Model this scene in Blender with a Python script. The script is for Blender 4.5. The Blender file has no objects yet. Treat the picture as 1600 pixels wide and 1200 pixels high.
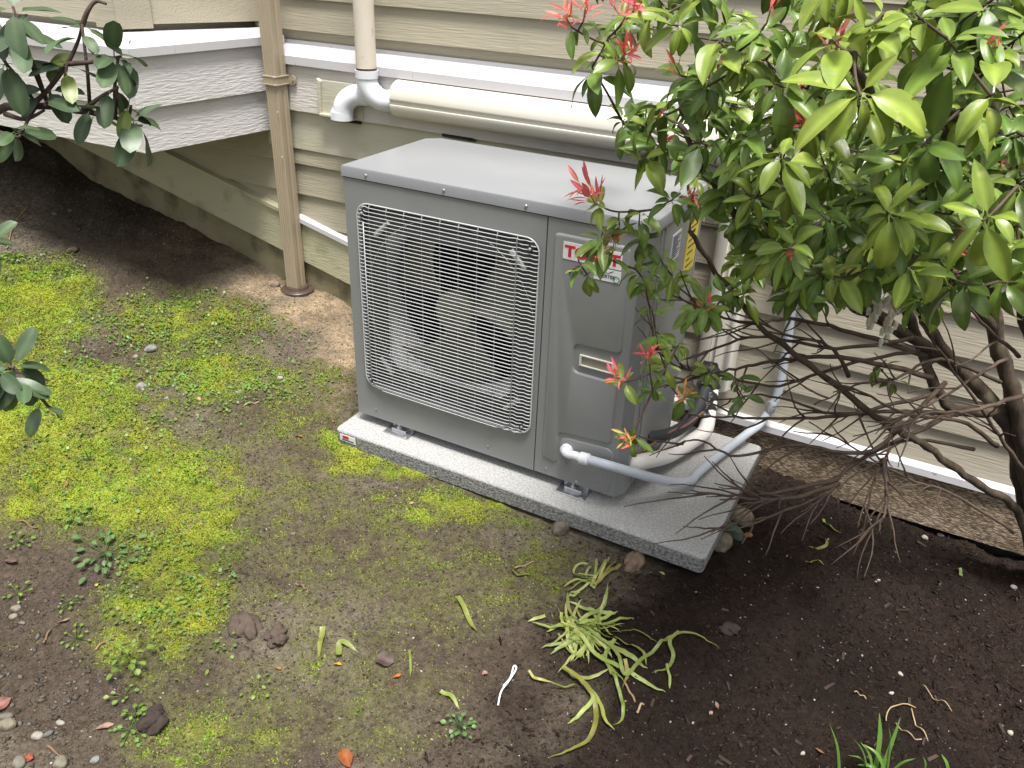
import bpy, bmesh, math, random
import numpy as np
from mathutils import Vector, Matrix

random.seed(7)
rng = np.random.default_rng(11)
scene = bpy.context.scene
COL = scene.collection

# ------------------------------------------------------------------ camera
CAM = np.array([1.5279, -1.8418, 1.4164])
PITCH, ROLL, YAW, FPX = 0.5037, 0.0396, 0.4780, 1274.84


def rot_x(a):
    c, s = math.cos(a), math.sin(a)
    return np.array([[1, 0, 0], [0, c, -s], [0, s, c]])


def rot_z(a):
    c, s = math.cos(a), math.sin(a)
    return np.array([[c, -s, 0], [s, c, 0], [0, 0, 1]])


CR = rot_z(YAW) @ rot_x(math.pi / 2 - PITCH) @ rot_z(ROLL)
cam_data = bpy.data.cameras.new('camera')
cam_data.sensor_width = 36.0
cam_data.lens = FPX * 36.0 / 1600.0
cam_data.clip_start = 0.02
cam_data.clip_end = 300
cam = bpy.data.objects.new('camera', cam_data)
m4 = np.eye(4)
m4[:3, :3] = CR
m4[:3, 3] = CAM
cam.matrix_world = Matrix(m4.tolist())
COL.objects.link(cam)
scene.camera = cam

# ------------------------------------------------------------------ light: soft overcast daylight from high above
SUN_EL, SUN_AZ = math.radians(73), math.radians(42)    # azimuth measured from -Y (in front of the wall) towards +X
world = bpy.data.worlds.new('World')
scene.world = world
world.use_nodes = True
wn = world.node_tree
sky = wn.nodes.new('ShaderNodeTexSky')
sky.sky_type = 'NISHITA'
sky.sun_disc = False
sky.sun_elevation = SUN_EL
sky.sun_rotation = math.pi - SUN_AZ
sky.air_density = 1.0
sky.dust_density = 4.0
sky.ozone_density = 1.0
hs = wn.nodes.new('ShaderNodeHueSaturation')
hs.inputs['Saturation'].default_value = 0.22
bg = wn.nodes['Background']
bg.inputs['Strength'].default_value = 0.05
wn.links.new(sky.outputs[0], hs.inputs['Color'])
wn.links.new(hs.outputs[0], bg.inputs['Color'])
sun_d = bpy.data.lights.new('sun', 'SUN')
sun_d.energy = 1.5
sun_d.angle = math.radians(16)
sun_d.color = (1.0, 0.97, 0.92)
sun = bpy.data.objects.new('sun', sun_d)
sd = Vector((math.cos(SUN_EL) * math.sin(SUN_AZ), -math.cos(SUN_EL) * math.cos(SUN_AZ), math.sin(SUN_EL)))
sun.rotation_euler = sd.to_track_quat('Z', 'Y').to_euler()
sun.location = (0, -3, 6)
COL.objects.link(sun)
vs = scene.view_settings
vs.view_transform = 'Standard'
vs.look = 'None'
vs.exposure = 2.0
vs.gamma = 1.0
vs.use_curve_mapping = False


# ------------------------------------------------------------------ pixel -> place helpers (photograph is 1600x1200)
def ray(u, v):
    d = CR @ np.array([(u - 800) / FPX, (600 - v) / FPX, -1.0])
    return d / np.linalg.norm(d)


def at_d(u, v, d):
    return CAM + ray(u, v) * d


def at_y(u, v, y):
    r = ray(u, v)
    return CAM + r * ((y - CAM[1]) / r[1])


def at_z(u, v, z):
    r = ray(u, v)
    return CAM + r * ((z - CAM[2]) / r[2])


def at_x(u, v, x):
    r = ray(u, v)
    return CAM + r * ((x - CAM[0]) / r[0])


def to_px(P):
    q = (np.atleast_2d(P) - CAM) @ CR
    return np.stack([800 + FPX * q[:, 0] / -q[:, 2], 600 - FPX * q[:, 1] / -q[:, 2]], 1)


# ------------------------------------------------------------------ value noise
_perm = rng.random((256, 256))


def vnoise(x, y, s, seed=0):
    x = np.asarray(x, float) / s + 37.7 * seed + 1000
    y = np.asarray(y, float) / s + 91.3 * seed + 1000
    xi, yi = np.floor(x).astype(int), np.floor(y).astype(int)
    fx, fy = x - xi, y - yi
    fx, fy = fx * fx * (3 - 2 * fx), fy * fy * (3 - 2 * fy)
    g = lambda a, b: _perm[a % 256, b % 256]
    return (g(xi, yi) * (1 - fx) + g(xi + 1, yi) * fx) * (1 - fy) + (g(xi, yi + 1) * (1 - fx) + g(xi + 1, yi + 1) * fx) * fy - 0.5


def fbm(x, y, s, seed=0, n=4):
    a, t = 1.0, 0
    for k in range(n):
        t = t + a * vnoise(x, y, s / 2 ** k, seed + k)
        a *= 0.5
    return t


def sstep(a, b, x):
    t = np.clip((np.asarray(x, float) - a) / (b - a), 0, 1)
    return t * t * (3 - 2 * t)


# ------------------------------------------------------------------ ground heights
PADX0, PADX1, PADY0, PADY1, PADZ = -0.038, 1.222, -0.082, 0.565, -0.034
WX = [-30, -6, -2.41, -2.07, -1.58, -0.95, -0.59, 0.2, 1.46, 1.71, 1.98, 4, 30]
WZ = [2.5, 1.3, 0.424, 0.305, 0.187, 0.063, 0.006, -0.09, -0.205, -0.222, -0.236, -0.36, -1]
FX = [-30, -6, -2, -1, -0.2, 0, 1.2, 2, 4, 30]
FZ = [1.5, 0.6, 0.13, 0.02, -0.07, -0.085, -0.125, -0.16, -0.26, -1]


def gbase(x, y):
    t = sstep(-0.2, 0.7, y)
    z = np.interp(x, FX, FZ) * (1 - t) + np.interp(x, WX, WZ) * t
    px = np.maximum(PADX0 - x, x - PADX1)
    py = np.maximum(PADY0 - y, y - PADY1)
    dpad = np.maximum(px, py)
    k = 1 - sstep(-0.01, 0.06, dpad)
    z = z * (1 - k) + np.minimum(z, -0.092 - 0.03 * sstep(0.3, 1.2, x)) * k
    # worn trench where the soil is dug out along the right-hand foundation
    z = z - 0.015 * sstep(0.63, 0.67, y) * sstep(1.3, 1.6, x)
    return z


def mulch(x, y):
    return sstep(-0.12, 0.16, np.asarray(x) - 1.03 - 0.12 * np.asarray(y) + 0.22 * fbm(x, y, 0.25, 5))


def gh(x, y):
    x = np.asarray(x, float)
    y = np.asarray(y, float)
    mu = mulch(x, y)
    dpad = np.maximum(np.maximum(PADX0 - x, x - PADX1), np.maximum(PADY0 - y, y - PADY1))
    k = sstep(-0.02, 0.12, dpad) * 0.85 + 0.15
    n = 0.050 * fbm(x, y, 0.55, 1, 3) * k + (0.020 + 0.012 * mu) * fbm(x, y, 0.10, 2, 4) * k + (0.006 + 0.006 * mu) * fbm(x, y, 0.022, 3, 2)
    return gbase(x, y) + n


def gp(u, v, lift=0.0):
    z = -0.1
    for _ in range(25):
        P = at_z(u, v, z)
        z = 0.5 * z + 0.5 * float(gh(P[0], P[1]))
    return Vector((P[0], P[1], float(gh(P[0], P[1])) + lift))


# ------------------------------------------------------------------ mesh helpers
class MB:
    def __init__(self):
        self.v, self.f, self.c = [], [], []

    def add(self, vs_, fs, tint=None):
        o = len(self.v)
        self.v += [tuple(map(float, p)) for p in vs_]
        self.f += [tuple(i + o for i in f) for f in fs]
        self.c += tint if isinstance(tint, list) else [tint or (1, 1, 1)] * len(vs_)
        return self

    def box(self, a, b):
        x0, y0, z0 = a
        x1, y1, z1 = b
        return self.add([(x0, y0, z0), (x1, y0, z0), (x1, y1, z0), (x0, y1, z0), (x0, y0, z1), (x1, y0, z1), (x1, y1, z1), (x0, y1, z1)],
                        [(0, 3, 2, 1), (4, 5, 6, 7), (0, 1, 5, 4), (1, 2, 6, 5), (2, 3, 7, 6), (3, 0, 4, 7)])

    def prism(self, poly, axis, a, b):
        """poly: 2-D loop, swept along axis (0 x, 1 y, 2 z) from a to b"""
        n = len(poly)

        def P(p, t):
            if axis == 0:
                return (t, p[0], p[1])
            if axis == 1:
                return (p[0], t, p[1])
            return (p[0], p[1], t)
        vs_ = [P(p, a) for p in poly] + [P(p, b) for p in poly]
        fs = [(i, (i + 1) % n, n + (i + 1) % n, n + i) for i in range(n)] + [tuple(range(n))[::-1], tuple(range(n, 2 * n))]
        return self.add(vs_, fs)

    def tube(self, path, r, n=8, cap=True, tint=None):
        path = [Vector(p) for p in path]
        rs = r if hasattr(r, '__len__') else [r] * len(path)
        vs_, fs = [], []
        up = None
        for i, p in enumerate(path):
            d = (path[min(i + 1, len(path) - 1)] - path[max(i - 1, 0)])
            if d.length < 1e-9:
                d = Vector((0, 0, 1))
            d.normalize()
            if up is None:
                up = d.orthogonal().normalized()
            up = (up - d * up.dot(d))
            up = up.normalized() if up.length > 1e-6 else d.orthogonal().normalized()
            w = d.cross(up)
            for k in range(n):
                a = 2 * math.pi * k / n
                vs_.append(p + (up * math.cos(a) + w * math.sin(a)) * rs[i])
        for i in range(len(path) - 1):
            for k in range(n):
                fs.append((i * n + k, i * n + (k + 1) % n, (i + 1) * n + (k + 1) % n, (i + 1) * n + k))
        if cap:
            fs.append(tuple(range(n))[::-1])
            fs.append(tuple(range((len(path) - 1) * n, len(path) * n)))
        return self.add(vs_, fs, tint)

    def lathe(self, prof, c, axis=2, n=32, sx=1, sy=1):
        """prof: (radius, height) list, closed by caps where radius is 0"""
        vs_, fs = [], []
        for r, h in prof:
            for k in range(n):
                a = 2 * math.pi * k / n
                q = (r * math.cos(a) * sx, r * math.sin(a) * sy, h)
                if axis == 1:
                    q = (q[0], q[2], q[1])
                elif axis == 0:
                    q = (q[2], q[0], q[1])
                vs_.append((q[0] + c[0], q[1] + c[1], q[2] + c[2]))
        for i in range(len(prof) - 1):
            for k in range(n):
                fs.append((i * n + k, i * n + (k + 1) % n, (i + 1) * n + (k + 1) % n, (i + 1) * n + k))
        fs.append(tuple(range(n))[::-1])
        fs.append(tuple(range((len(prof) - 1) * n, len(prof) * n)))
        return self.add(vs_, fs)

    def build(self, name, mat, parent=None, bevel=0, seg=2, smooth=False, tint=False, fix=True):
        me = bpy.data.meshes.new(name)
        me.from_pydata(self.v, [], self.f)
        if tint:
            at = me.color_attributes.new('tint', 'FLOAT_COLOR', 'POINT')
            arr = np.ones((len(self.v), 4), np.float32)
            arr[:, :3] = np.array(self.c, np.float32)
            at.data.foreach_set('color', arr.ravel())
        if fix or bevel:
            bm = bmesh.new()
            bm.from_mesh(me)
            if fix:
                bmesh.ops.recalc_face_normals(bm, faces=bm.faces)
            if bevel:
                es = [e for e in bm.edges if len(e.link_faces) == 2 and e.calc_face_angle(0) > 0.5]
                bmesh.ops.bevel(bm, geom=es, offset=bevel, segments=seg, profile=0.5, affect='EDGES', clamp_overlap=True)
            bm.to_mesh(me)
            bm.free()
        if smooth:
            me.polygons.foreach_set('use_smooth', [True] * len(me.polygons))
            if smooth != 'all':
                try:
                    me.set_sharp_from_angle(angle=math.radians(40))
                except Exception:
                    pass
        me.materials.append(mat)
        me.update()
        o = bpy.data.objects.new(name, me)
        COL.objects.link(o)
        if parent is not None:
            o.parent = parent
        return o


def tag(o, label=None, cat=None, group=None, kind=None):
    if label:
        o['label'] = label
    if cat:
        o['category'] = cat
    if group:
        o['group'] = group
    if kind:
        o['kind'] = kind
    return o


def thing(name, label, cat, group=None):
    o = bpy.data.objects.new(name, None)
    o.empty_display_size = 0.05
    COL.objects.link(o)
    return tag(o, label, cat, group)


def place_root(root, loc):
    """move a thing's Empty to its base and keep the parts (given in world coordinates) where they are"""
    loc = Vector(loc)
    root.location = loc
    inv = Matrix.Translation(-loc)
    for ch in root.children:
        ch.matrix_parent_inverse = inv


def bez(pts, n=10):
    """Catmull-Rom through pts"""
    P = [Vector(p) for p in pts]
    P = [P[0] * 2 - P[1]] + P + [P[-1] * 2 - P[-2]]
    out = []
    for i in range(1, len(P) - 2):
        for k in range(n):
            t = k / n
            out.append(0.5 * ((2 * P[i]) + (P[i + 1] - P[i - 1]) * t + (2 * P[i - 1] - 5 * P[i] + 4 * P[i + 1] - P[i + 2]) * t * t
                              + (-P[i - 1] + 3 * P[i] - 3 * P[i + 1] + P[i + 2]) * t ** 3))
    out.append(P[-2])
    return out


# ------------------------------------------------------------------ materials
def pm(name, c1, c2=None, rough=0.6, ns=6.0, st=(1, 1, 1), bump=0.0, bs=60.0, bst=(1, 1, 1), dirt=None, dscale=9.0, dthr=(0.55, 0.75),
       metal=0.0, spec=0.5, coat=0.0, bdist=0.004, tint=False, trans=0.0, rvar=0.0):
    m = bpy.data.materials.new(name)
    m.use_nodes = True
    nt = m.node_tree
    N, Lk = nt.nodes, nt.links
    b = N['Principled BSDF']
    tc = N.new('ShaderNodeTexCoord')

    def mapped(scale):
        mp = N.new('ShaderNodeMapping')
        mp.inputs['Scale'].default_value = scale
        Lk.new(tc.outputs['Object'], mp.inputs['Vector'])
        return mp

    def noise(scale, mp, detail=5):
        n = N.new('ShaderNodeTexNoise')
        n.inputs['Scale'].default_value = scale
        n.inputs['Detail'].default_value = detail
        Lk.new(mp.outputs[0], n.inputs['Vector'])
        return n
    c2 = c2 or tuple(x * 0.86 for x in c1)
    n1 = noise(ns, mapped(st))
    mix = N.new('ShaderNodeMix')
    mix.data_type = 'RGBA'
    mix.inputs[6].default_value = (*c1, 1)
    mix.inputs[7].default_value = (*c2, 1)
    mr = N.new('ShaderNodeMapRange')
    mr.inputs[1].default_value = 0.35
    mr.inputs[2].default_value = 0.65
    Lk.new(n1.outputs[0], mr.inputs[0])
    Lk.new(mr.outputs[0], mix.inputs[0])
    col = mix.outputs[2]
    if dirt:
        n2 = noise(dscale, mapped((1, 1, 1)), 8)
        r2 = N.new('ShaderNodeMapRange')
        r2.inputs[1].default_value, r2.inputs[2].default_value = dthr
        r2.inputs[4].default_value = 0.85
        Lk.new(n2.outputs[0], r2.inputs[0])
        mx = N.new('ShaderNodeMix')
        mx.data_type = 'RGBA'
        mx.inputs[7].default_value = (*dirt, 1)
        Lk.new(r2.outputs[0], mx.inputs[0])
        Lk.new(col, mx.inputs[6])
        col = mx.outputs[2]
    if tint:
        at = N.new('ShaderNodeAttribute')
        at.attribute_name = 'tint'
        mu = N.new('ShaderNodeMix')
        mu.data_type = 'RGBA'
        mu.blend_type = 'MULTIPLY'
        mu.inputs[0].default_value = 1
        Lk.new(col, mu.inputs[6])
        Lk.new(at.outputs['Color'], mu.inputs[7])
        col = mu.outputs[2]
    Lk.new(col, b.inputs['Base Color'])
    b.inputs['Roughness'].default_value = rough
    if rvar:
        rr = N.new('ShaderNodeMapRange')
        rr.inputs[3].default_value = rough - rvar
        rr.inputs[4].default_value = rough + rvar
        Lk.new(n1.outputs[0], rr.inputs[0])
        Lk.new(rr.outputs[0], b.inputs['Roughness'])
    b.inputs['Metallic'].default_value = metal
    b.inputs['Specular IOR Level'].default_value = spec
    b.inputs['Coat Weight'].default_value = coat
    if bump:
        n3 = noise(bs, mapped(bst), 6)
        bp = N.new('ShaderNodeBump')
        bp.inputs['Strength'].default_value = bump
        bp.inputs['Distance'].default_value = bdist
        Lk.new(n3.outputs[0], bp.inputs['Height'])
        Lk.new(bp.outputs[0], b.inputs['Normal'])
    if trans:
        tr = N.new('ShaderNodeBsdfTranslucent')
        ms = N.new('ShaderNodeMixShader')
        ms.inputs[0].default_value = trans
        Lk.new(col, tr.inputs['Color'])
        Lk.new(b.outputs[0], ms.inputs[1])
        Lk.new(tr.outputs[0], ms.inputs[2])
        Lk.new(ms.outputs[0], N['Material Output'].inputs['Surface'])
    return m


GRAIN_X = (0.10, 1, 1)
GRAIN_Y = (1, 0.10, 1)
M = {}
M['siding'] = pm('painted_siding_tan', (0.37, 0.335, 0.25), (0.33, 0.30, 0.225), 0.62, 5, (0.4, 1, 3), 0.55, 170, (0.06, 1, 1), (0.27, 0.24, 0.165), 6, (0.58, 0.85))
M['siding_r'] = pm('painted_siding_lit', (0.43, 0.385, 0.305), (0.39, 0.35, 0.275), 0.62, 5, (0.4, 1, 3), 0.5, 170, (0.06, 1, 1), (0.32, 0.285, 0.21), 6, (0.56, 0.85))  # same siding as the left boards, brighter light mixed into the colour
M['band'] = pm('painted_band_white', (0.58, 0.545, 0.51), (0.53, 0.50, 0.455), 0.6, 4, (0.5, 1, 2), 0.8, 150, (0.14, 1, 1), (0.42, 0.40, 0.30), 7, (0.56, 0.82))
M['band_smooth'] = pm('painted_trim_board', (0.54, 0.51, 0.43), (0.47, 0.45, 0.35), 0.6, 4, (0.5, 1, 2), 0.35, 120, (0.14, 1, 1), (0.36, 0.35, 0.24), 5, (0.5, 0.8))
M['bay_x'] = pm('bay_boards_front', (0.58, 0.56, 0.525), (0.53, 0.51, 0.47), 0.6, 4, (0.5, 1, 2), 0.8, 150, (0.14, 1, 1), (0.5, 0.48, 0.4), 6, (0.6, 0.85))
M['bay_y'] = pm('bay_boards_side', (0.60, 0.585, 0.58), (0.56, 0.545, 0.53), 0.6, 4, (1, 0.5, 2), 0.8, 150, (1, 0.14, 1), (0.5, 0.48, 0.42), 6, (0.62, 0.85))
M['flash'] = pm('white_metal_flashing', (0.58, 0.57, 0.585), (0.54, 0.53, 0.545), 0.45, 3, (1, 1, 1), 0.05, 30, dirt=(0.30, 0.27, 0.24), dscale=38, dthr=(0.68, 0.74), rvar=0.1)
M['skirt'] = pm('weathered_skirt_board', (0.44, 0.41, 0.28), (0.40, 0.385, 0.26), 0.7, 4, (0.5, 1, 2), 0.5, 150, (0.14, 1, 1), (0.20, 0.20, 0.11), 8, (0.56, 0.8))
M['found'] = pm('mossy_foundation', (0.24, 0.21, 0.13), (0.17, 0.155, 0.085), 0.85, 7, (1, 1, 1), 0.5, 70, dirt=(0.07, 0.06, 0.035), dscale=10, dthr=(0.5, 0.72))
M['downspout'] = pm('tan_enamel', (0.36, 0.295, 0.21), (0.34, 0.28, 0.20), 0.38, 4, dirt=(0.30, 0.25, 0.18), dscale=6, dthr=(0.55, 0.8), rvar=0.06)
M['brown'] = pm('brown_plastic', (0.075, 0.05, 0.038), (0.06, 0.04, 0.03), 0.4, 9)
M['pvc'] = pm('white_pvc', (0.72, 0.74, 0.78), (0.66, 0.68, 0.71), 0.28, 7, dirt=(0.45, 0.44, 0.40), dscale=16, dthr=(0.62, 0.8))
M['pvc_old'] = pm('painted_old_pvc', (0.66, 0.60, 0.50), (0.58, 0.52, 0.43), 0.55, 8, (1, 1, 0.3), 0.1, 60, dirt=(0.36, 0.29, 0.2), dscale=22, dthr=(0.62, 0.76))
M['ivory'] = pm('ivory_vinyl', (0.66, 0.63, 0.55), (0.645, 0.615, 0.535), 0.34, 3, rvar=0.05)
M['caulk'] = pm('white_caulk', (0.74, 0.72, 0.70), (0.62, 0.59, 0.55), 0.5, 30, bump=0.6, bs=60)
M['black'] = pm('black_rubber_and_gap_shade', (0.012, 0.012, 0.012), (0.02, 0.02, 0.018), 0.6, 20)
M['tape'] = pm('black_tape', (0.012, 0.012, 0.013), (0.03, 0.03, 0.03), 0.22, 20, bump=1.0, bs=45, bdist=0.012)
M['foam'] = pm('black_foam_tube', (0.03, 0.032, 0.036), (0.022, 0.024, 0.028), 0.7, 20, bump=0.3, bs=180)
M['insul'] = pm('white_line_insulation', (0.76, 0.73, 0.70), (0.70, 0.67, 0.63), 0.45, 14, bump=0.1, bs=50)
M['conduit'] = pm('pale_blue_conduit', (0.48, 0.515, 0.575), (0.44, 0.475, 0.53), 0.4, 10, dirt=(0.4, 0.43, 0.48), dscale=18, dthr=(0.6, 0.8))
M['conduit_box'] = pm('grey_box_enamel', (0.50, 0.51, 0.54), (0.46, 0.47, 0.5), 0.4, 6)
M['wire'] = pm('brown_wire', (0.20, 0.10, 0.08), None, 0.5)
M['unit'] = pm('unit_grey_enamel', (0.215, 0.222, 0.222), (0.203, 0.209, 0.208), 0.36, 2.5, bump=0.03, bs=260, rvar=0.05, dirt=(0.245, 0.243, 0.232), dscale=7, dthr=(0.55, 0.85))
M['unit_lid'] = pm('unit_enamel_lit_top', (0.25, 0.258, 0.272), (0.24, 0.248, 0.262), 0.34, 2.5, bump=0.03, bs=260, dirt=(0.28, 0.285, 0.295), dscale=9, dthr=(0.55, 0.85), rvar=0.07)  # same paint as the casing, lightened for the light on top
M['inside'] = pm('dark_interior', (0.02, 0.021, 0.022), (0.012, 0.012, 0.013), 0.7, 20)
M['shroud'] = pm('fan_shroud_grey', (0.045, 0.046, 0.047), None, 0.5)
M['lip'] = pm('fan_orifice_lip', (0.42, 0.42, 0.41), None, 0.45)
M['fan'] = pm('fan_plastic', (0.13, 0.13, 0.09), (0.11, 0.11, 0.075), 0.35, 5)
M['gwire'] = pm('coated_grille_wire', (0.50, 0.51, 0.52), None, 0.3, 4, spec=0.6)
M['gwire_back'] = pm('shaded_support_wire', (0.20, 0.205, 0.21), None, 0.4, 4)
M['zinc'] = pm('zinc_steel', (0.62, 0.62, 0.64), (0.5, 0.5, 0.52), 0.32, 40, metal=0.85)
M['handle'] = pm('ivory_handle', (0.66, 0.63, 0.54), None, 0.4)
M['handle_in'] = pm('handle_well', (0.28, 0.265, 0.215), None, 0.5)
M['sticker'] = pm('white_sticker', (0.72, 0.72, 0.70), None, 0.35)
M['red'] = pm('red_print', (0.55, 0.02, 0.03), None, 0.4)
M['navy'] = pm('navy_print', (0.02, 0.03, 0.09), None, 0.4)
M['green_ink'] = pm('green_print', (0.03, 0.25, 0.10), None, 0.4)
M['yellow'] = pm('yellow_sticker', (0.80, 0.62, 0.01), None, 0.35)
M['ink'] = pm('black_print', (0.02, 0.02, 0.02), None, 0.5)
M['concrete'] = pm('pad_concrete', (0.44, 0.436, 0.425), (0.30, 0.30, 0.294), 0.9, 150, bump=0.9, bs=260, dirt=(0.42, 0.32, 0.25), dscale=5, dthr=(0.66, 0.85))
M['concrete_side'] = pm('pad_rough_side', (0.36, 0.36, 0.35), (0.12, 0.12, 0.117), 0.95, 110, bump=1.0, bs=190, bdist=0.01, dirt=(0.34, 0.34, 0.33), dscale=120, dthr=(0.55, 0.68))
M['bark'] = pm('pieris_bark', (0.085, 0.060, 0.038), (0.04, 0.027, 0.018), 0.85, 26, (1, 1, 0.3), 1.0, 60, (1, 1, 0.25), (0.16, 0.14, 0.09), 14, (0.58, 0.75), bdist=0.01)
M['twig'] = pm('twig_bark', (0.105, 0.070, 0.048), (0.060, 0.038, 0.028), 0.75, 30, bump=0.4, bs=120)
M['rtwig'] = pm('rhododendron_bark', (0.10, 0.06, 0.05), (0.06, 0.04, 0.032), 0.8, 40, bump=0.6, bs=120)


def leaf_mat(name, c1, c2, rough, trans, back=1.25, spot=None):
    m = pm(name, c1, c2, rough, 30, bump=0.12, bs=70, tint=True, trans=trans, spec=0.5, dirt=spot, dscale=26, dthr=(0.62, 0.76), rvar=0.08)
    return m


M['leaf'] = leaf_mat('pieris_leaf', (0.185, 0.265, 0.052), (0.130, 0.205, 0.038), 0.34, 0.18, spot=(0.36, 0.36, 0.17))
M['red_leaf'] = leaf_mat('pieris_new_growth', (0.88, 0.17, 0.16), (0.80, 0.20, 0.16), 0.45, 0.30)
M['rleaf'] = leaf_mat('rhododendron_leaf', (0.075, 0.118, 0.052), (0.056, 0.094, 0.042), 0.42, 0.12)
M['petal'] = pm('cream_flower', (0.75, 0.73, 0.60), (0.62, 0.62, 0.48), 0.5, 60, trans=0.25)
M['blade'] = leaf_mat('cut_grass_blade', (0.26, 0.32, 0.085), (0.18, 0.255, 0.055), 0.45, 0.2, spot=(0.40, 0.38, 0.18))
M['green_blade'] = leaf_mat('fresh_blade', (0.13, 0.25, 0.045), (0.10, 0.20, 0.035), 0.35, 0.25)
M['moss'] = leaf_mat('moss_shoot', (0.305, 0.350, 0.028), (0.25, 0.295, 0.024), 0.7, 0.25)
M['weed'] = leaf_mat('weed_leaf', (0.155, 0.245, 0.045), (0.115, 0.195, 0.036), 0.45, 0.25)
M['grit'] = pm('soil_crumb', (1, 1, 1), (0.75, 0.75, 0.75), 0.93, 60, tint=True, spec=0.15)
M['stone'] = pm('river_stone', (0.62, 0.62, 0.62), (0.36, 0.34, 0.32), 0.75, 45, bump=0.6, bs=120, tint=True, dirt=(0.14, 0.11, 0.09), dscale=30, dthr=(0.55, 0.7))
M['dead'] = pm('fallen_leaf', (0.75, 0.75, 0.75), (0.5, 0.44, 0.4), 0.6, 50, bump=0.5, bs=60, tint=True, trans=0.12)


def mesh_fabric():
    m = bpy.data.materials.new('woven_brown_mesh')
    m.use_nodes = True
    N, Lk = m.node_tree.nodes, m.node_tree.links
    b = N['Principled BSDF']
    tc = N.new('ShaderNodeTexCoord')
    mp = N.new('ShaderNodeMapping')
    mp.inputs['Scale'].default_value = (75, 1, 400)
    Lk.new(tc.outputs['Object'], mp.inputs['Vector'])
    n = N.new('ShaderNodeTexNoise')
    n.inputs['Scale'].default_value = 1.0
    n.inputs['Detail'].default_value = 2
    Lk.new(mp.outputs[0], n.inputs['Vector'])
    n2 = N.new('ShaderNodeTexNoise')
    n2.inputs['Scale'].default_value = 6
    Lk.new(tc.outputs['Object'], n2.inputs['Vector'])
    ad = N.new('ShaderNodeMath')
    ad.operation = 'MULTIPLY_ADD'
    ad.inputs[1].default_value = 0.35
    Lk.new(n2.outputs[0], ad.inputs[0])
    Lk.new(n.outputs[0], ad.inputs[2])
    cr = N.new('ShaderNodeValToRGB')
    e = cr.color_ramp.elements
    e[0].position, e[0].color = 0.52, (0.075, 0.05, 0.033, 1)
    e[1].position, e[1].color = 0.86, (0.56, 0.46, 0.33, 1)
    k = e.new(0.70)
    k.color = (0.20, 0.145, 0.09, 1)
    Lk.new(ad.outputs[0], cr.inputs[0])
    Lk.new(cr.outputs[0], b.inputs['Base Color'])
    b.inputs['Roughness'].default_value = 0.7
    bp = N.new('ShaderNodeBump')
    bp.inputs['Strength'].default_value = 0.7
    bp.inputs['Distance'].default_value = 0.004
    Lk.new(n.outputs[0], bp.inputs['Height'])
    Lk.new(bp.outputs[0], b.inputs['Normal'])
    return m


M['mesh'] = mesh_fabric()


def ground_mat():
    m = bpy.data.materials.new('soil_and_moss')
    m.use_nodes = True
    N, Lk = m.node_tree.nodes, m.node_tree.links
    b = N['Principled BSDF']
    at = N.new('ShaderNodeAttribute')
    at.attribute_name = 'tint'
    tc = N.new('ShaderNodeTexCoord')

    def noise(s, d=6):
        n = N.new('ShaderNodeTexNoise')
        n.inputs['Scale'].default_value = s
        n.inputs['Detail'].default_value = d
        n.inputs['Roughness'].default_value = 0.65
        Lk.new(tc.outputs['Object'], n.inputs['Vector'])
        return n
    n1, n2 = noise(55), noise(170, 8)
    mr = N.new('ShaderNodeMapRange')
    mr.inputs[1].default_value, mr.inputs[2].default_value = 0.3, 0.7
    mr.inputs[3].default_value, mr.inputs[4].default_value = 0.62, 1.35
    Lk.new(n1.outputs[0], mr.inputs[0])
    mr2 = N.new('ShaderNodeMapRange')
    mr2.inputs[1].default_value, mr2.inputs[2].default_value = 0.3, 0.7
    mr2.inputs[3].default_value, mr2.inputs[4].default_value = 0.6, 1.4
    Lk.new(n2.outputs[0], mr2.inputs[0])
    mm = N.new('ShaderNodeMath')
    mm.operation = 'MULTIPLY'
    Lk.new(mr.outputs[0], mm.inputs[0])
    Lk.new(mr2.outputs[0], mm.inputs[1])
    mx = N.new('ShaderNodeMix')
    mx.data_type = 'RGBA'
    mx.blend_type = 'MULTIPLY'
    mx.inputs[0].default_value = 1
    Lk.new(at.outputs['Color'], mx.inputs[6])
    Lk.new(mm.outputs[0], mx.inputs[7])
    Lk.new(mx.outputs[2], b.inputs['Base Color'])
    b.inputs['Roughness'].default_value = 0.93
    b.inputs['Specular IOR Level'].default_value = 0.12
    bp = N.new('ShaderNodeBump')
    bp.inputs['Strength'].default_value = 0.9
    bp.inputs['Distance'].default_value = 0.006
    Lk.new(n2.outputs[0], bp.inputs['Height'])
    Lk.new(bp.outputs[0], b.inputs['Normal'])
    return m


M['ground'] = ground_mat()

# ------------------------------------------------------------------ ground zones (blobs given at photograph places, turned into world ellipses)
MOSS_PX = [(40, 480, 120, 55, 1.0), (70, 640, 170, 110, 1.0), (190, 770, 190, 90, 1.0), (300, 510, 110, 45, 0.75), (330, 590, 100, 40, 0.8),
           (270, 930, 95, 80, 1.0), (300, 850, 80, 60, 0.9), (30, 820, 60, 30, 0.5), (200, 1000, 60, 40, 0.7), (330, 1160, 120, 50, 0.55), (240, 1030, 40, 30, 0.4),
           (600, 725, 110, 26, 0.75), (700, 790, 150, 34, 0.65), (560, 695, 60, 20, 0.9), (820, 890, 110, 60, 0.38),
           (420, 1090, 60, 60, 0.42), (420, 600, 60, 30, 0.5), (510, 590, 50, 22, 0.45), (470, 650, 120, 60, 0.36), (450, 780, 120, 80, 0.34),
           (620, 880, 260, 130, 0.29), (520, 1050, 180, 120, 0.27), (60, 410, 60, 20, 0.5), (130, 960, 60, 40, 0.25), (560, 1150, 140, 60, 0.25), (300, 1090, 80, 40, .3)]
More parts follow.
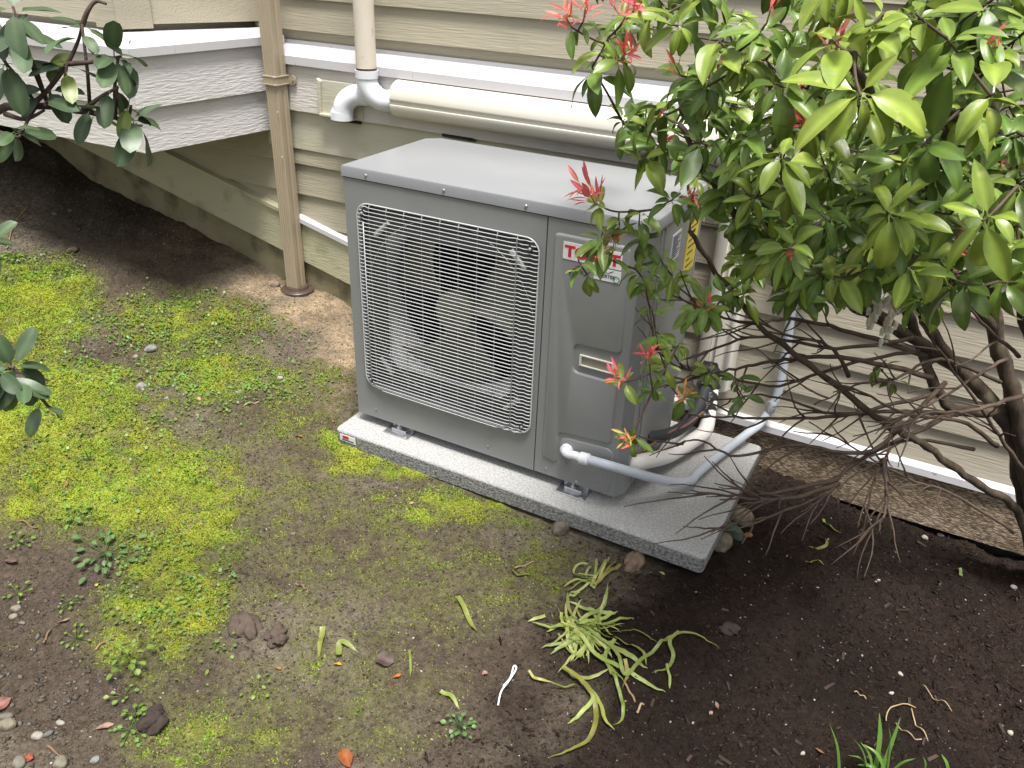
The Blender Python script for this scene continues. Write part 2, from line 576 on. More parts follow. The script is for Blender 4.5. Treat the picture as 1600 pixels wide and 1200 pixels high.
SAND_PX = [(490, 480, 70, 28, 1.0), (530, 545, 35, 50, 0.85), (430, 450, 70, 25, 0.7), (520, 600, 40, 40, 0.45), (340, 380, 120, 40, 0.25)]
BARE_PX = [(150, 540, 45, 20, 0.9), (235, 610, 35, 14, 0.7), (60, 870, 90, 45, 0.9), (130, 905, 100, 40, 0.5), (390, 985, 50, 25, 0.8), (60, 1000, 120, 80, 0.8), (600, 930, 90, 30, .25)]


def blobs(lst):
    out = []
    for (u, v, ru, rv, s) in lst:
        c = gp(u, v)
        a = gp(u + ru, v) - c
        b_ = gp(u, v + rv) - c
        J = np.array([[a.x, b_.x], [a.y, b_.y]])
        out.append((c.x, c.y, np.linalg.inv(J), s))
    return out


MB_, SB_, BB_ = blobs(MOSS_PX), blobs(SAND_PX), blobs(BARE_PX)


def zone(bl, x, y):
    r = np.zeros_like(np.asarray(x, float))
    for cx, cy, Ji, s in bl:
        dx, dy = x - cx, y - cy
        d2 = (Ji[0, 0] * dx + Ji[0, 1] * dy) ** 2 + (Ji[1, 0] * dx + Ji[1, 1] * dy) ** 2
        r = np.maximum(r, s * np.exp(-0.7 * d2 ** 1.5))
    return r


def moss_at(x, y):
    x = np.asarray(x, float)
    y = np.asarray(y, float)
    w = 0.07
    xx, yy = x + w * fbm(x, y, 0.16, 21, 3), y + w * fbm(x, y, 0.16, 22, 3)
    m = zone(MB_, xx, yy) * (1 - 0.85 * zone(BB_, xx, yy))
    # beyond the frame on the left and towards the viewer the moss goes on in patches
    m = np.maximum(m, 0.6 * sstep(0.0, 0.35, fbm(x, y, 0.5, 31, 3)) * sstep(-0.4, -1.0, x + 0.6 * y + 0.2) * (1 - sstep(0.0, 0.3, y)))
    m = m * (0.72 + 0.75 * fbm(x, y, 0.045, 23, 3))
    return np.clip(m, 0, 1) * (1 - mulch(x, y))


def axis_pts(a, b, step, far):
    fine = list(np.arange(a, b + 1e-9, step))
    lo, hi = [], []
    d, t = step, 0
    while t < far:
        d *= 1.22
        t += d
        lo.append(a - t)
        hi.append(b + t)
    return np.array(lo[::-1] + fine + hi)


GX = axis_pts(-2.6, 2.35, 0.0085, 22)
GY = axis_pts(-1.55, 0.72, 0.0085, 22)
GY = GY[GY < 0.74]
gx, gy = np.meshgrid(GX, GY)
gz = gh(gx, gy)
ms = moss_at(gx, gy)
sa = np.clip(zone(SB_, gx + 0.05 * fbm(gx, gy, 0.1, 41, 3), gy + 0.05 * fbm(gx, gy, 0.1, 42, 3)) * (0.8 + 0.9 * fbm(gx, gy, 0.05, 43, 3)), 0, 1)
mu = mulch(gx, gy)
gz = gz + 0.006 * ms + 0.004 * ms * fbm(gx, gy, 0.018, 44, 2)
soil = np.array([0.078, 0.060, 0.045])
soil_l = np.array([0.135, 0.113, 0.085])
dark = np.array([0.0200, 0.0135, 0.0105])
mossc = np.array([0.235, 0.255, 0.028])
mossd = np.array([0.105, 0.100, 0.043])
sandc = np.array([0.30, 0.225, 0.145])
pale = sstep(-0.25, 0.35, fbm(gx, gy, 0.35, 51, 4))[..., None]
colr = soil * (1 - pale) + soil_l * pale
damp = sstep(0.10, 0.50, gy + 0.2 * fbm(gx, gy, 0.3, 53, 3))[..., None] * sstep(-0.8, -1.4, gx)[..., None]
colr = colr * (1 - 0.55 * damp)
colr = colr * (1 - sa[..., None]) + sandc * sa[..., None]
m1 = sstep(0.04, 0.26, ms)[..., None]
m2 = sstep(0.26, 0.70, ms)[..., None]
colr = colr * (1 - 0.75 * m1) + mossd * 0.75 * m1
colr = colr * (1 - 0.85 * m2) + mossc * 0.85 * m2
dk = dark * (1 + 0.55 * fbm(gx, gy, 0.25, 52, 3))[..., None]
colr = colr * (1 - mu[..., None]) + dk * mu[..., None]
nx_, ny_ = len(GX), len(GY)
verts = np.stack([gx, gy, gz], -1).reshape(-1, 3)
idx = np.arange(nx_ * ny_).reshape(ny_, nx_)
quads = np.stack([idx[:-1, :-1], idx[:-1, 1:], idx[1:, 1:], idx[1:, :-1]], -1).reshape(-1, 4)
gm = bpy.data.meshes.new('ground')
gm.vertices.add(len(verts))
gm.vertices.foreach_set('co', verts.ravel())
gm.loops.add(quads.size)
gm.loops.foreach_set('vertex_index', quads.ravel().astype(np.int32))
gm.polygons.add(len(quads))
gm.polygons.foreach_set('loop_start', np.arange(0, quads.size, 4, dtype=np.int32))
gm.polygons.foreach_set('loop_total', np.full(len(quads), 4, np.int32))
gm.update(calc_edges=True)
ca = gm.color_attributes.new('tint', 'FLOAT_COLOR', 'POINT')
arr = np.ones((len(verts), 4), np.float32)
arr[:, :3] = np.clip(colr.reshape(-1, 3), 0.004, 1)
ca.data.foreach_set('color', arr.ravel())
gm.polygons.foreach_set('use_smooth', [True] * len(quads))
gm.materials.append(M['ground'])
ground = bpy.data.objects.new('ground', gm)
COL.objects.link(ground)
tag(ground, 'sloping soil yard with patches of moss and dark mulch', 'ground', kind='structure')

# ------------------------------------------------------------------ the house
house = thing('house', 'tan and white lap sided house with a boxed out bay and sloping skirt board', 'house')
WALL_L, WALL_R = -4.6, 4.2
SK = -0.224        # slope of the skirt board (it follows the falling ground)


def sk_top(x):
    return 0.333 + SK * (x + 0.76)


def sk_bot(x):
    return 0.158 + SK * (x + 0.76)


BEND = 0.72
main_wall = MB().box((WALL_L, 0.70, 0.0), (WALL_R, 1.2, 0.99)).box((-1.02, 0.759, 0.99), (WALL_R, 1.2, 2.9)).build('wall', M['siding'], house)


def lap(parent, x0, x1, zb, zt, y, mat, th=0.018, axis=0, name='siding_board'):
    poly = [(y - th, zb), (y - th + 0.001, zb - 0.001), (y - 0.001, zb), (y - 0.001, zt), (y - 0.004, zt)]
    return MB().prism(poly, 0, x0, x1).build(name, mat, parent)


# lap boards left of the heat pump, running down behind the sloped skirt
zb = 0.577
for k in range(5):
    b0 = zb - 0.1255 * k
    xe = -0.76 + (0.158 - (b0 - 0.03)) / -SK
    lap(main_wall, max(xe, WALL_L), 0.43, b0, b0 + 0.135, 0.690, M['siding'])
# lap boards right of the heat pump
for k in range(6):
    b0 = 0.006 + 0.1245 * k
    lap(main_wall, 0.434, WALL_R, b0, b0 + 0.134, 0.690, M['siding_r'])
# upper siding above the drip flashing
ub = 1.068
for k in range(15):
    lap(main_wall, -1.0, WALL_R, ub + 0.111 * k, ub + 0.111 * k + 0.122, 0.757, M['siding'], th=0.020)
# white band boards and drip flashing
b1 = MB().prism([(0.656, 0.786), (0.700, 0.786), (0.700, 0.975), (0.664, 0.975)], 0, -0.93, WALL_R).build('band_board', M['band'], house, bevel=0.0015, seg=1)
b1['label'] = 'white wood-grained upper band board'
b2 = MB().prism([(0.670, 0.636), (0.700, 0.636), (0.700, 0.80), (0.678, 0.80)], 0, -0.93, WALL_R).build('band_board', M['band_smooth'], house, bevel=0.0015, seg=1)
b2['label'] = 'smooth cream lower band board'
for (x0, x1) in ((-0.915, -0.2), (-0.199, 1.9), (1.901, WALL_R)):
    MB().prism([(0.646, 0.957), (0.650, 0.957), (0.652, 0.982), (0.756, 1.012), (0.756, 1.03), (0.752, 1.03), (0.752, 1.017), (0.646, 0.987)], 0, x0, x1).build('drip_flashing', M['flash'], house)

# sloped skirt board, its white cap and the foundation below
sk = MB()
xs = [WALL_L, BEND]
sk.add([(WALL_L, 0.655, sk_bot(WALL_L)), (BEND, 0.655, sk_bot(BEND)), (BEND, 0.655, sk_top(BEND)), (WALL_L, 0.655, sk_top(WALL_L)),
        (WALL_L, 0.705, sk_bot(WALL_L)), (BEND, 0.705, sk_bot(BEND)), (BEND, 0.705, sk_top(BEND)), (WALL_L, 0.705, sk_top(WALL_L))],
       [(0, 1, 2, 3), (4, 7, 6, 5), (0, 4, 5, 1), (3, 2, 6, 7), (0, 3, 7, 4), (1, 5, 6, 2)])
sk.build('skirt_board', M['skirt'], house, bevel=0.0015, seg=1)


def slope_bar(x0, x1, y0, y1, h0, h1, name, mat):
    m = MB()
    z = lambda x, h: sk_top(x) + h
    m.add([(x0, y0, z(x0, h0)), (x1, y0, z(x1, h0)), (x1, y0, z(x1, h1)), (x0, y0, z(x0, h1)),
           (x0, y1, z(x0, h0)), (x1, y1, z(x1, h0)), (x1, y1, z(x1, h1 + 0.006)), (x0, y1, z(x0, h1 + 0.006))],
          [(0, 1, 2, 3), (4, 7, 6, 5), (0, 4, 5, 1), (3, 2, 6, 7), (0, 3, 7, 4), (1, 5, 6, 2)])
    return m.build(name, mat, house)


slope_bar(-0.80, BEND, 0.644, 0.70, 0.001, 0.020, 'skirt_flashing', M['flash'])
slope_bar(WALL_L, -0.802, 0.646, 0.70, 0.001, 0.016, 'skirt_flashing', M['skirt'])
fm = MB()
fm.add([(WALL_L, 0.672, -1.2), (BEND, 0.672, -1.2), (BEND, 0.672, sk_bot(BEND) + 0.02), (WALL_L, 0.672, sk_bot(WALL_L) + 0.02),
        (WALL_L, 0.80, -1.2), (BEND, 0.80, -1.2), (BEND, 0.80, sk_bot(BEND) + 0.02), (WALL_L, 0.80, sk_bot(WALL_L) + 0.02)],
       [(0, 1, 2, 3), (4, 7, 6, 5), (0, 4, 5, 1), (3, 2, 6, 7), (0, 3, 7, 4), (1, 5, 6, 2)])
fm.build('foundation', M['found'], house)
MB().box((BEND + 0.001, 0.69, -1.2), (WALL_R, 0.80, 0.0)).build('foundation', M['black'], house)  # black colour paints in the shadow gap under the mesh
# right of the heat pump: white strip over woven brown mesh
MB().prism([(0.648, -0.029), (0.70, -0.029), (0.70, 0.012), (0.686, 0.012), (0.650, -0.006)], 0, BEND, WALL_R).build('foundation_flashing', M['flash'], house)
ms_o = MB().prism([(0.660, -0.212), (0.668, -0.212), (0.668, -0.030), (0.664, -0.030)], 0, BEND, WALL_R).build('foundation_mesh', M['mesh'], house)
ms_o['label'] = 'woven brown mesh strip below the white flashing'

# boxed-out bay at the left
bay = MB()
bay.add([(-0.905, 0.70, 0.715), (-0.962, 0.115, 0.715), (-4.2, 0.05, 0.715), (-4.2, 0.70, 0.715), (-0.905, 0.70, 1.02), (-0.962, 0.115, 1.02), (-4.2, 0.05, 1.02), (-4.2, 0.70, 1.02)],
        [(0, 3, 2, 1), (4, 5, 6, 7), (0, 1, 5, 4), (1, 2, 6, 5), (2, 3, 7, 6), (3, 0, 4, 7)])
bay_o = bay.build('bay_box', M['skirt'], house)
bay_o['label'] = 'white boarded bay box jutting out of the wall'
BC, BW, BF = Vector((-0.955, 0.106, 0)), Vector((-0.896, 0.684, 0)), Vector((-4.2, 0.040, 0))


def skin(p, q, z0, z1, t0, t1, name, mat, parent, ext=0.0):
    """board standing on the plan line p-q, its outer face t0 (bottom) / t1 (top) proud to the right-hand side of p->q"""
    d = (q - p).normalized()
    n = Vector((d.y, -d.x, 0))
    pr = [(p, z0, t0), (q, z0, t0), (q, z1, t1), (p, z1, t1)]
    outer = [a + n * t + Vector((0, 0, z)) for a, z, t in pr]
    inner = [a - n * 0.012 + Vector((0, 0, z)) for a, z, t in pr]
    return MB().add(outer + inner, [(0, 1, 2, 3), (4, 7, 6, 5), (0, 4, 5, 1), (3, 2, 6, 7), (0, 3, 7, 4), (1, 5, 6, 2)]).build(name, mat, parent, bevel=0.001, seg=1)


e1, e2 = (BW - BC).normalized(), (BC - BF).normalized()
skin(BC - e1 * 0.010, BW, 0.700, 0.862, 0.010, 0.002, 'side_board', M['bay_y'], bay_o)
skin(BC - e1 * 0.020, BW, 0.850, 1.03, 0.020, 0.010, 'side_board', M['bay_y'], bay_o)
skin(BF, BC + e2 * 0.004, 0.700, 0.862, 0.010, 0.002, 'front_board', M['bay_x'], bay_o)
skin(BF, BC + e2 * 0.012, 0.850, 1.03, 0.020, 0.010, 'front_board', M['bay_x'], bay_o)


def flash_line(p, q, name, parent, pin=0.0, qin=0.0):
    d = (q - p).normalized()
    n = Vector((d.y, -d.x, 0))
    prof = [(0.026, 1.016), (0.029, 1.016), (0.029, 1.044), (-0.072, 1.066), (-0.076, 1.066), (-0.076, 1.063), (0.026, 1.042)]
    k = len(prof)
    vs_ = [p + d * (-pin * t) + n * t + Vector((0, 0, z)) for t, z in prof] + [q + d * (qin * t) + n * t + Vector((0, 0, z)) for t, z in prof]
    fs = [(i, (i + 1) % k, k + (i + 1) % k, k + i) for i in range(k)] + [tuple(range(k))[::-1], tuple(range(k, 2 * k))]
    return MB().add(vs_, fs).build(name, M['flash'], parent)


mid = BC + e1 * 0.15
MB().add([(-0.925, 0.70, 1.040), (-0.98, 0.135, 1.040), (-4.2, 0.07, 1.040), (-4.2, 0.70, 1.040), (-0.95, 0.70, 1.062), (-1.06, 0.215, 1.062), (-4.2, 0.15, 1.062), (-4.2, 0.70, 1.062)],
         [(0, 3, 2, 1), (4, 5, 6, 7), (0, 1, 5, 4), (1, 2, 6, 5), (2, 3, 7, 6), (3, 0, 4, 7)]).build('bay_cap', M['flash'], bay_o)
flash_line(BC, mid, 'bay_flashing', bay_o, pin=1.0)
flash_line(mid + e1 * 0.001, BW + e1 * 0.06, 'bay_flashing', bay_o)
flash_line(BF, BC, 'bay_flashing', bay_o, qin=1.0)
# bay wall above the flashing
UC, UW, UF = Vector((-1.195, 0.285, 0)), Vector((-0.985, 0.757, 0)), Vector((-4.2, 0.210, 0))
ubx = MB()
ubx.add([(UC.x - 0.02, UC.y + 0.02, 1.03), (UW.x - 0.02, 0.9, 1.03), (-4.2, 0.9, 1.03), (-4.2, UF.y + 0.02, 1.03), (UC.x - 0.02, UC.y + 0.02, 2.6), (UW.x - 0.02, 0.9, 2.6), (-4.2, 0.9, 2.6), (-4.2, UF.y + 0.02, 2.6)],
        [(0, 3, 2, 1), (4, 5, 6, 7), (0, 1, 5, 4), (1, 2, 6, 5), (2, 3, 7, 6), (3, 0, 4, 7)])
bw_o = ubx.build('bay_wall', M['siding'], house)
for k in range(13):
    z = 1.085 + 0.111 * k
    skin(UC, UW, z, z + 0.12, 0.012, 0.001, 'siding_board', M['siding'], bw_o)
    skin(UF, UC, z, z + 0.12, 0.012, 0.001, 'siding_board', M['siding'], bw_o)
u1, u2 = (UW - UC).normalized(), (UC - UF).normalized()
skin(UC - u1 * 0.022, UC + u1 * 0.10, 1.072, 2.5, 0.022, 0.022, 'corner_board', M['siding'], bw_o)
skin(UC - u2 * 0.11, UC + u2 * 0.010, 1.072, 2.5, 0.022, 0.022, 'corner_board', M['siding'], bw_o)

# ------------------------------------------------------------------ downspout
ds = thing('downspout', 'tan ribbed metal downspout standing in a brown ring', 'downspout')
# plan outline: ribbed front, broad-ribbed side
x0, x1, y0, y1 = -0.838, -0.778, 0.587, 0.648
pl = []
nr = 5
for i in range(nr * 4 + 1):
    t = i / (nr * 4)
    pl.append((x0 + 0.004 + (x1 - x0 - 0.008) * t, y0 + (0.003 if i % 4 in (2, 3) else 0.0)))
pl.append((x1, y0 + 0.004))
for i in range(1, 9):
    t = i / 9
    pl.append((x1 - (0.003 if i in (4, 5) else 0.0), y0 + 0.004 + (y1 - y0 - 0.008) * t))
pl += [(x1, y1 - 0.004), (x1 - 0.004, y1), (x0 + 0.004, y1), (x0, y1 - 0.004), (x0, y0 + 0.004)]
MB().prism(pl, 2, 0.055, 2.7).build('pipe', M['downspout'], ds)
st_ = MB()
st_.prism([(x0 - 0.004, y0 - 0.004), (x1 + 0.004, y0 - 0.004), (x1 + 0.004, y1 + 0.004), (x0 - 0.004, y1 + 0.004)], 2, 0.886, 0.916)
for z in (0.884, 0.913):
    st_.prism([(x0 - 0.006, y0 - 0.006), (x1 + 0.006, y0 - 0.006), (x1 + 0.006, y1 + 0.006), (x0 - 0.006, y1 + 0.006)], 2, z, z + 0.005)
strap = st_.build('strap', M['downspout'], ds, bevel=0.001, seg=1)
MB().lathe([(0.018, -0.003), (0.018, 0.002), (0.014, 0.004), (0.008, 0.003)], (x1 + 0.022, 0.651, 0.900), axis=1, n=20).build('strap_ear', M['downspout'], strap)
MB().lathe([(0.005, -0.006), (0.005, 0.0)], (x1 + 0.027, 0.650, 0.900), axis=1, n=8).build('screw', M['zinc'], strap)
for z in (0.79, 0.887, 0.915, 0.62):
    MB().lathe([(0.003, -0.002), (0.003, 0.001)], (x1 - 0.004, y0 - 0.0055, z), axis=1, n=8).build('rivet', M['flash'], ds)
cxr, cyr = (x0 + x1) / 2 + 0.004, (y0 + y1) / 2
MB().lathe([(0.060, -0.10), (0.060, 0.012), (0.070, 0.014), (0.070, 0.030), (0.066, 0.034), (0.050, 0.036), (0.046, 0.046), (0.02, 0.046)], (cxr, cyr, 0.018), n=36).build('base_ring', M['brown'], ds, smooth=True)
place_root(ds, (cxr, cyr, float(gh(cxr, cyr))))

# ------------------------------------------------------------------ vent pipes on the wall
vent = thing('vent_pipe', 'weathered vertical vent pipe ending in a white elbow turned into the wall', 'pipe')
px0 = -0.372
vp = Vector((px0, 0.612, 0))
R_ = 0.036
MB().tube([(px0, 0.612, 2.6), (px0, 0.612, 0.985)], R_, 24).build('pipe', M['pvc_old'], vent, smooth=True)
MB().lathe([(R_ + 0.001, 0), (R_ + 0.001, 0.004)], (px0, 0.612, 0.978), n=24).build('joint_band', M['brown'], vent)
el = MB()
el.tube([(px0, 0.612, 0.978), (px0, 0.612, 0.952), (px0, 0.612, 0.951)], [R_ + 0.005, R_ + 0.005, R_ + 0.001], 28)
path = [(px0, 0.612, 0.96)]
for k in range(0, 11):
    a = math.pi / 2 * k / 10
    path.append((px0 + 0.058 * (1 - math.cos(a)) * 1.0, 0.612 + 0.018 * (1 - math.cos(a)), 0.945 - 0.058 * math.sin(a) - 0.010 * (1 - math.cos(a))))
path.append((px0 + 0.085, 0.637, 0.877))
path.append((px0 + 0.10, 0.668, 0.872))
el.tube(path, R_ + 0.002, 28)
e_o = el.build('elbow', M['pvc'], vent, smooth=True)
cl = MB()
for k in range(26):
    c = Vector((px0 + 0.108 + random.uniform(-0.022, 0.026), 0.632 + random.uniform(-0.012, 0.02), 0.888 + random.uniform(-0.03, 0.032)))
    cl.lathe([(0.002, -0.012), (0.010, -0.008), (0.013, 0), (0.010, 0.008), (0.002, 0.012)], c, axis=random.choice((0, 1, 2)), n=9)
cl.build('caulk_collar', M['caulk'], vent, smooth=True)
place_root(vent, (px0, 0.64, 0.88))

vent2 = thing('vent_elbow', 'white vent elbow pointing down beside the vertical pipe', 'pipe')
path = [(px0 + 0.02, 0.668, 0.885), (px0 + 0.0, 0.650, 0.885), (px0 - 0.03, 0.640, 0.886)]
for k in range(0, 11):
    a = math.pi / 2 * k / 10
    path.append((px0 - 0.045 - 0.068 * math.sin(a), 0.638 - 0.030 * math.sin(a), 0.886 - 0.062 * (1 - math.cos(a))))
path.append((px0 - 0.118, 0.607, 0.806))
MB().tube(path, R_ + 0.002, 28).build('elbow', M['pvc'], vent2, smooth=True)
MB().tube([(px0 - 0.117, 0.607, 0.824), (px0 - 0.118, 0.607, 0.823), (px0 - 0.119, 0.606, 0.795), (px0 - 0.119, 0.606, 0.7945)], [R_, R_ + 0.006, R_ + 0.006, R_], 28).build('collar', M['pvc'], vent2, smooth=True)
MB().tube([(px0 - 0.119, 0.606, 0.7943), (px0 - 0.119, 0.606, 0.7935)], R_, 24).build('opening', M['inside'], vent2)
place_root(vent2, (px0 - 0.05, 0.65, 0.88))

blk = thing('siding_block', 'cream mounting block let into the white band behind the vent elbow', 'siding block')
MB().box((-0.622, 0.652, 0.795), (-0.43, 0.662, 0.916)).build('plate', M['band_smooth'], blk, bevel=0.002)
MB().prism([(-0.630, 0.790), (-0.622, 0.790), (-0.612, 0.912), (-0.630, 0.922)], 1, 0.640, 0.668).build('side_flange', M['band_smooth'], blk, bevel=0.002)
MB().prism([(-0.622, 0.788), (-0.46, 0.788), (-0.46, 0.797), (-0.622, 0.797)], 1, 0.632, 0.668).build('sill_flange', M['band_smooth'], blk, bevel=0.002)
place_root(blk, (-0.53, 0.668, 0.79))
for (xa, xb, z0, lab) in ((-0.575, -0.455, 0.774, 'black vent slot under the downward white elbow'), (-0.085, 0.045, 0.778, 'black vent slot under the ivory line cover, behind the heat pump lid')):
    v_ = MB().prism([(0.655, z0), (0.675, z0 - 0.004), (0.675, z0 + 0.012), (0.655, z0 + 0.011)], 0, xa, xb)
    v_.prism([(0.640, z0 + 0.004), (0.66, z0 + 0.004), (0.66, z0 + 0.008), (0.640, z0 + 0.007)], 0, xa + 0.012, xb - 0.012)
    tag(v_.build('vent_slot', M['black'], None), lab, 'vent')

# ------------------------------------------------------------------ line-set cover
lc = thing('line_set_cover', 'ivory ribbed line cover running along the wall and down behind the heat pump', 'line cover')


def cover_profile(w, d):
    """across 0..w, outwards 0..d"""
    return [(0, 0), (0, 0.35 * d), (0.06 * w, 0.62 * d), (0.16 * w, 0.86 * d), (0.30 * w, 0.97 * d), (0.44 * w, d), (0.50 * w, d), (0.515 * w, 0.88 * d), (0.60 * w, 0.88 * d),
            (0.61 * w, d), (0.68 * w, d), (0.84 * w, 0.90 * d), (0.95 * w, 0.68 * d), (w, 0.35 * d), (w, 0)]


CT, CW_, CD, CYB = 0.953, 0.126, 0.068, 0.657
prof = [(CYB - b_, CT - a_) for a_, b_ in cover_profile(CW_, CD)]
main_c = MB().prism(prof, 0, -0.262, 0.925).build('cover_channel', M['ivory'], lc, bevel=0.0015, seg=1, smooth=True)
MB().prism([(CYB - 0.006 - 0.92 * (b_ - 0.004), CT - 0.004 - a_ * 0.94) for a_, b_ in cover_profile(CW_, CD)], 0, -0.2635, -0.2625).build('end_opening', M['black'], lc)
# elbow: quarter turn down, then a vertical run
cx_, cz_ = 0.925, CT - CW_ - 0.02
ev, ef = [], []
pp = cover_profile(CW_, CD + 0.004)
NN = 12
for k in range(NN + 1):
    a = math.pi / 2 * k / NN
    for (t, o_) in pp:
        rr = 0.02 + CW_ - t
        ev.append((cx_ + rr * math.sin(a), CYB - o_, cz_ + rr * math.cos(a)))
n_ = len(pp)
for k in range(NN):
    for i in range(n_ - 1):
        ef.append((k * n_ + i, k * n_ + i + 1, (k + 1) * n_ + i + 1, (k + 1) * n_ + i))
ef += [tuple(range(n_)), tuple(range(NN * n_, (NN + 1) * n_))]
MB().add(ev, ef).build('cover_elbow', M['ivory'], lc, smooth=True)
MB().prism([(cx_ + 0.02 + CW_ - a_, CYB - b_) for a_, b_ in cover_profile(CW_, CD)], 2, 0.10, cz_).build('cover_channel', M['ivory'], lc, bevel=0.0015, seg=1, smooth=True)
place_root(lc, (0.3, CYB, 0.88))

# ------------------------------------------------------------------ concrete pad
pad = thing('concrete_pad', 'grey concrete equipment pad with rough dark sides under the heat pump', 'concrete pad')


def slab(z0, z1, inset0, inset1):
    def loop(ins, z):
        r = 0.018
        pts = []
        for (cx, cy, a0) in ((PADX0 + r, PADY0 + r, math.pi), (PADX1 - r, PADY0 + r, 1.5 * math.pi), (PADX1 - r, PADY1 - r, 0), (PADX0 + r, PADY1 - r, 0.5 * math.pi)):
            for k in range(4):
                a = a0 + math.pi / 2 * k / 3
                pts.append((cx + (r - ins) * math.cos(a), cy + (r - ins) * math.sin(a), z))
        return pts
    return loop


lp = slab(0, 0, 0, 0)
zz = [(0.010, PADZ - 0.064), (0.002, PADZ - 0.057), (0.0, PADZ - 0.02), (0.0, PADZ - 0.0085)]
m_ = MB()
ls = [lp(i, z) for i, z in zz]
nv = len(ls[0])
m_.add([p for l in ls for p in l], [(j * nv + k, j * nv + (k + 1) % nv, (j + 1) * nv + (k + 1) % nv, (j + 1) * nv + k) for j in range(len(ls) - 1) for k in range(nv)] + [tuple(range(nv))[::-1]])
pside = m_.build('rough_side', M['concrete_side'], pad, smooth=True)
zz = [(0.0, PADZ - 0.0085), (0.0006, PADZ - 0.005), (0.003, PADZ - 0.0018), (0.0075, PADZ), ]
m_ = MB()
ls = [lp(i, z) for i, z in zz]
m_.add([p for l in ls for p in l], [(j * nv + k, j * nv + (k + 1) % nv, (j + 1) * nv + (k + 1) % nv, (j + 1) * nv + k) for j in range(len(ls) - 1) for k in range(nv)] + [tuple(range((len(ls) - 1) * nv, len(ls) * nv))])
m_.build('top_surface', M['concrete'], pad, smooth=True)
stk = MB().box((PADX0 + 0.022, PADY0 - 0.0015, PADZ - 0.038), (PADX0 + 0.085, PADY0 + 0.002, PADZ - 0.014)).build('label_sticker', M['sticker'], pad)
MB().box((PADX0 + 0.034, PADY0 - 0.0025, PADZ - 0.026), (PADX0 + 0.058, PADY0 - 0.0012, PADZ - 0.016)).build('red_mark', M['red'], stk)
MB().box((PADX0 + 0.030, PADY0 - 0.0025, PADZ - 0.033), (PADX0 + 0.078, PADY0 - 0.0012, PADZ - 0.030)).build('print_line', M['ink'], stk)
place_root(pad, (0.6, 0.24, PADZ - 0.064))

# ------------------------------------------------------------------ heat pump
W, D, H = 0.94, 0.458, 0.8235
hp = thing('heat_pump', 'grey outdoor heat pump unit with wire fan grille on a concrete pad', 'heat pump')
LZ = 0.792


def foot(o=0.0):
    r = [(-o, -o), (W - 0.022 + o * 0.4, -o), (W + o, 0.034 - o * 0.4), (W + o, D - 0.02), (W - 0.02, D + o), (0.035, D + o), (-o, D - 0.03)]
    return r


# casing: left, back and right sheets (hollow), plus floor pan
def sheet(pts, z0, z1, t, name, mat, parent=None, bevel=0.0):
    n = len(pts)
    P = [Vector((a, b, 0)) for a, b in pts]
    nr_ = []
    for i in range(n):
        d = (P[min(i + 1, n - 1)] - P[max(i - 1, 0)]).normalized()
        nr_.append(Vector((-d.y, d.x, 0)))
    o = [P[i] for i in range(n)]
    q = [P[i] + nr_[i] * t for i in range(n)]
    vs_ = [p + Vector((0, 0, z)) for z in (z0, z1) for p in o] + [p + Vector((0, 0, z)) for z in (z0, z1) for p in q]
    fs = []
    for i in range(n - 1):
        fs += [(i, i + 1, n + i + 1, n + i), (2 * n + i, 3 * n + i, 3 * n + i + 1, 2 * n + i + 1), (i, 2 * n + i, 2 * n + i + 1, i + 1), (n + i, n + i + 1, 3 * n + i + 1, 3 * n + i)]
    fs += [(0, n, 3 * n, 2 * n), (n - 1, 2 * n + n - 1, 3 * n + n - 1, n + n - 1)]
    return MB().add(vs_, fs).build(name, mat, parent or hp, bevel=bevel)


sheet([(W - 0.0005, 0.0345), (W - 0.0005, D - 0.02), (W - 0.02, D), (0.035, D), (0.0005, D - 0.03), (0.0005, 0.003)], 0.0, LZ, 0.012, 'casing', M['unit'])
MB().prism([(0.014, 0.03), (W - 0.03, 0.03), (W - 0.03, D - 0.03), (0.03, D - 0.03)], 2, 0.004, 0.012).build('base_pan', M['inside'], hp)
MB().box((0.014, 0.395, 0.02), (0.66, 0.43, LZ - 0.01)).build('coil', M['inside'], hp)
MB().box((0.664, 0.02, 0.015), (0.672, D - 0.03, LZ - 0.01)).build('partition', M['inside'], hp)
# right-hand side ribs and labels
for y in (0.075, 0.105, 0.42):
    MB().box((W - 0.002, y, 0.012), (W + 0.0025, y + 0.007, LZ - 0.012)).build('side_rib', M['unit'], hp, bevel=0.0015)
yl = MB().box((W - 0.001, 0.315, 0.585), (W + 0.0015, 0.41, 0.742)).build('warning_sticker', M['yellow'], hp)
yl['label'] = 'yellow sticker on the right side'
for k in range(7):
    z = 0.722 - k * 0.019
    MB().box((W + 0.001, 0.327, z - 0.004), (W + 0.0022, 0.398 - 0.02 * (k % 3), z + (0.005 if k == 1 else 0))).build('print_line', M['ink'], yl)
gl = MB().box((W - 0.001, 0.17, 0.665), (W + 0.0015, 0.245, 0.742)).build('data_plate', M['conduit_box'], hp)
for k in range(9):
    z = 0.733 - k * 0.007
    MB().box((W + 0.001, 0.178, z - 0.0015), (W + 0.0022, 0.238 - 0.012 * (k % 3), z + 0.0015)).build('print_line', M['navy'], gl)

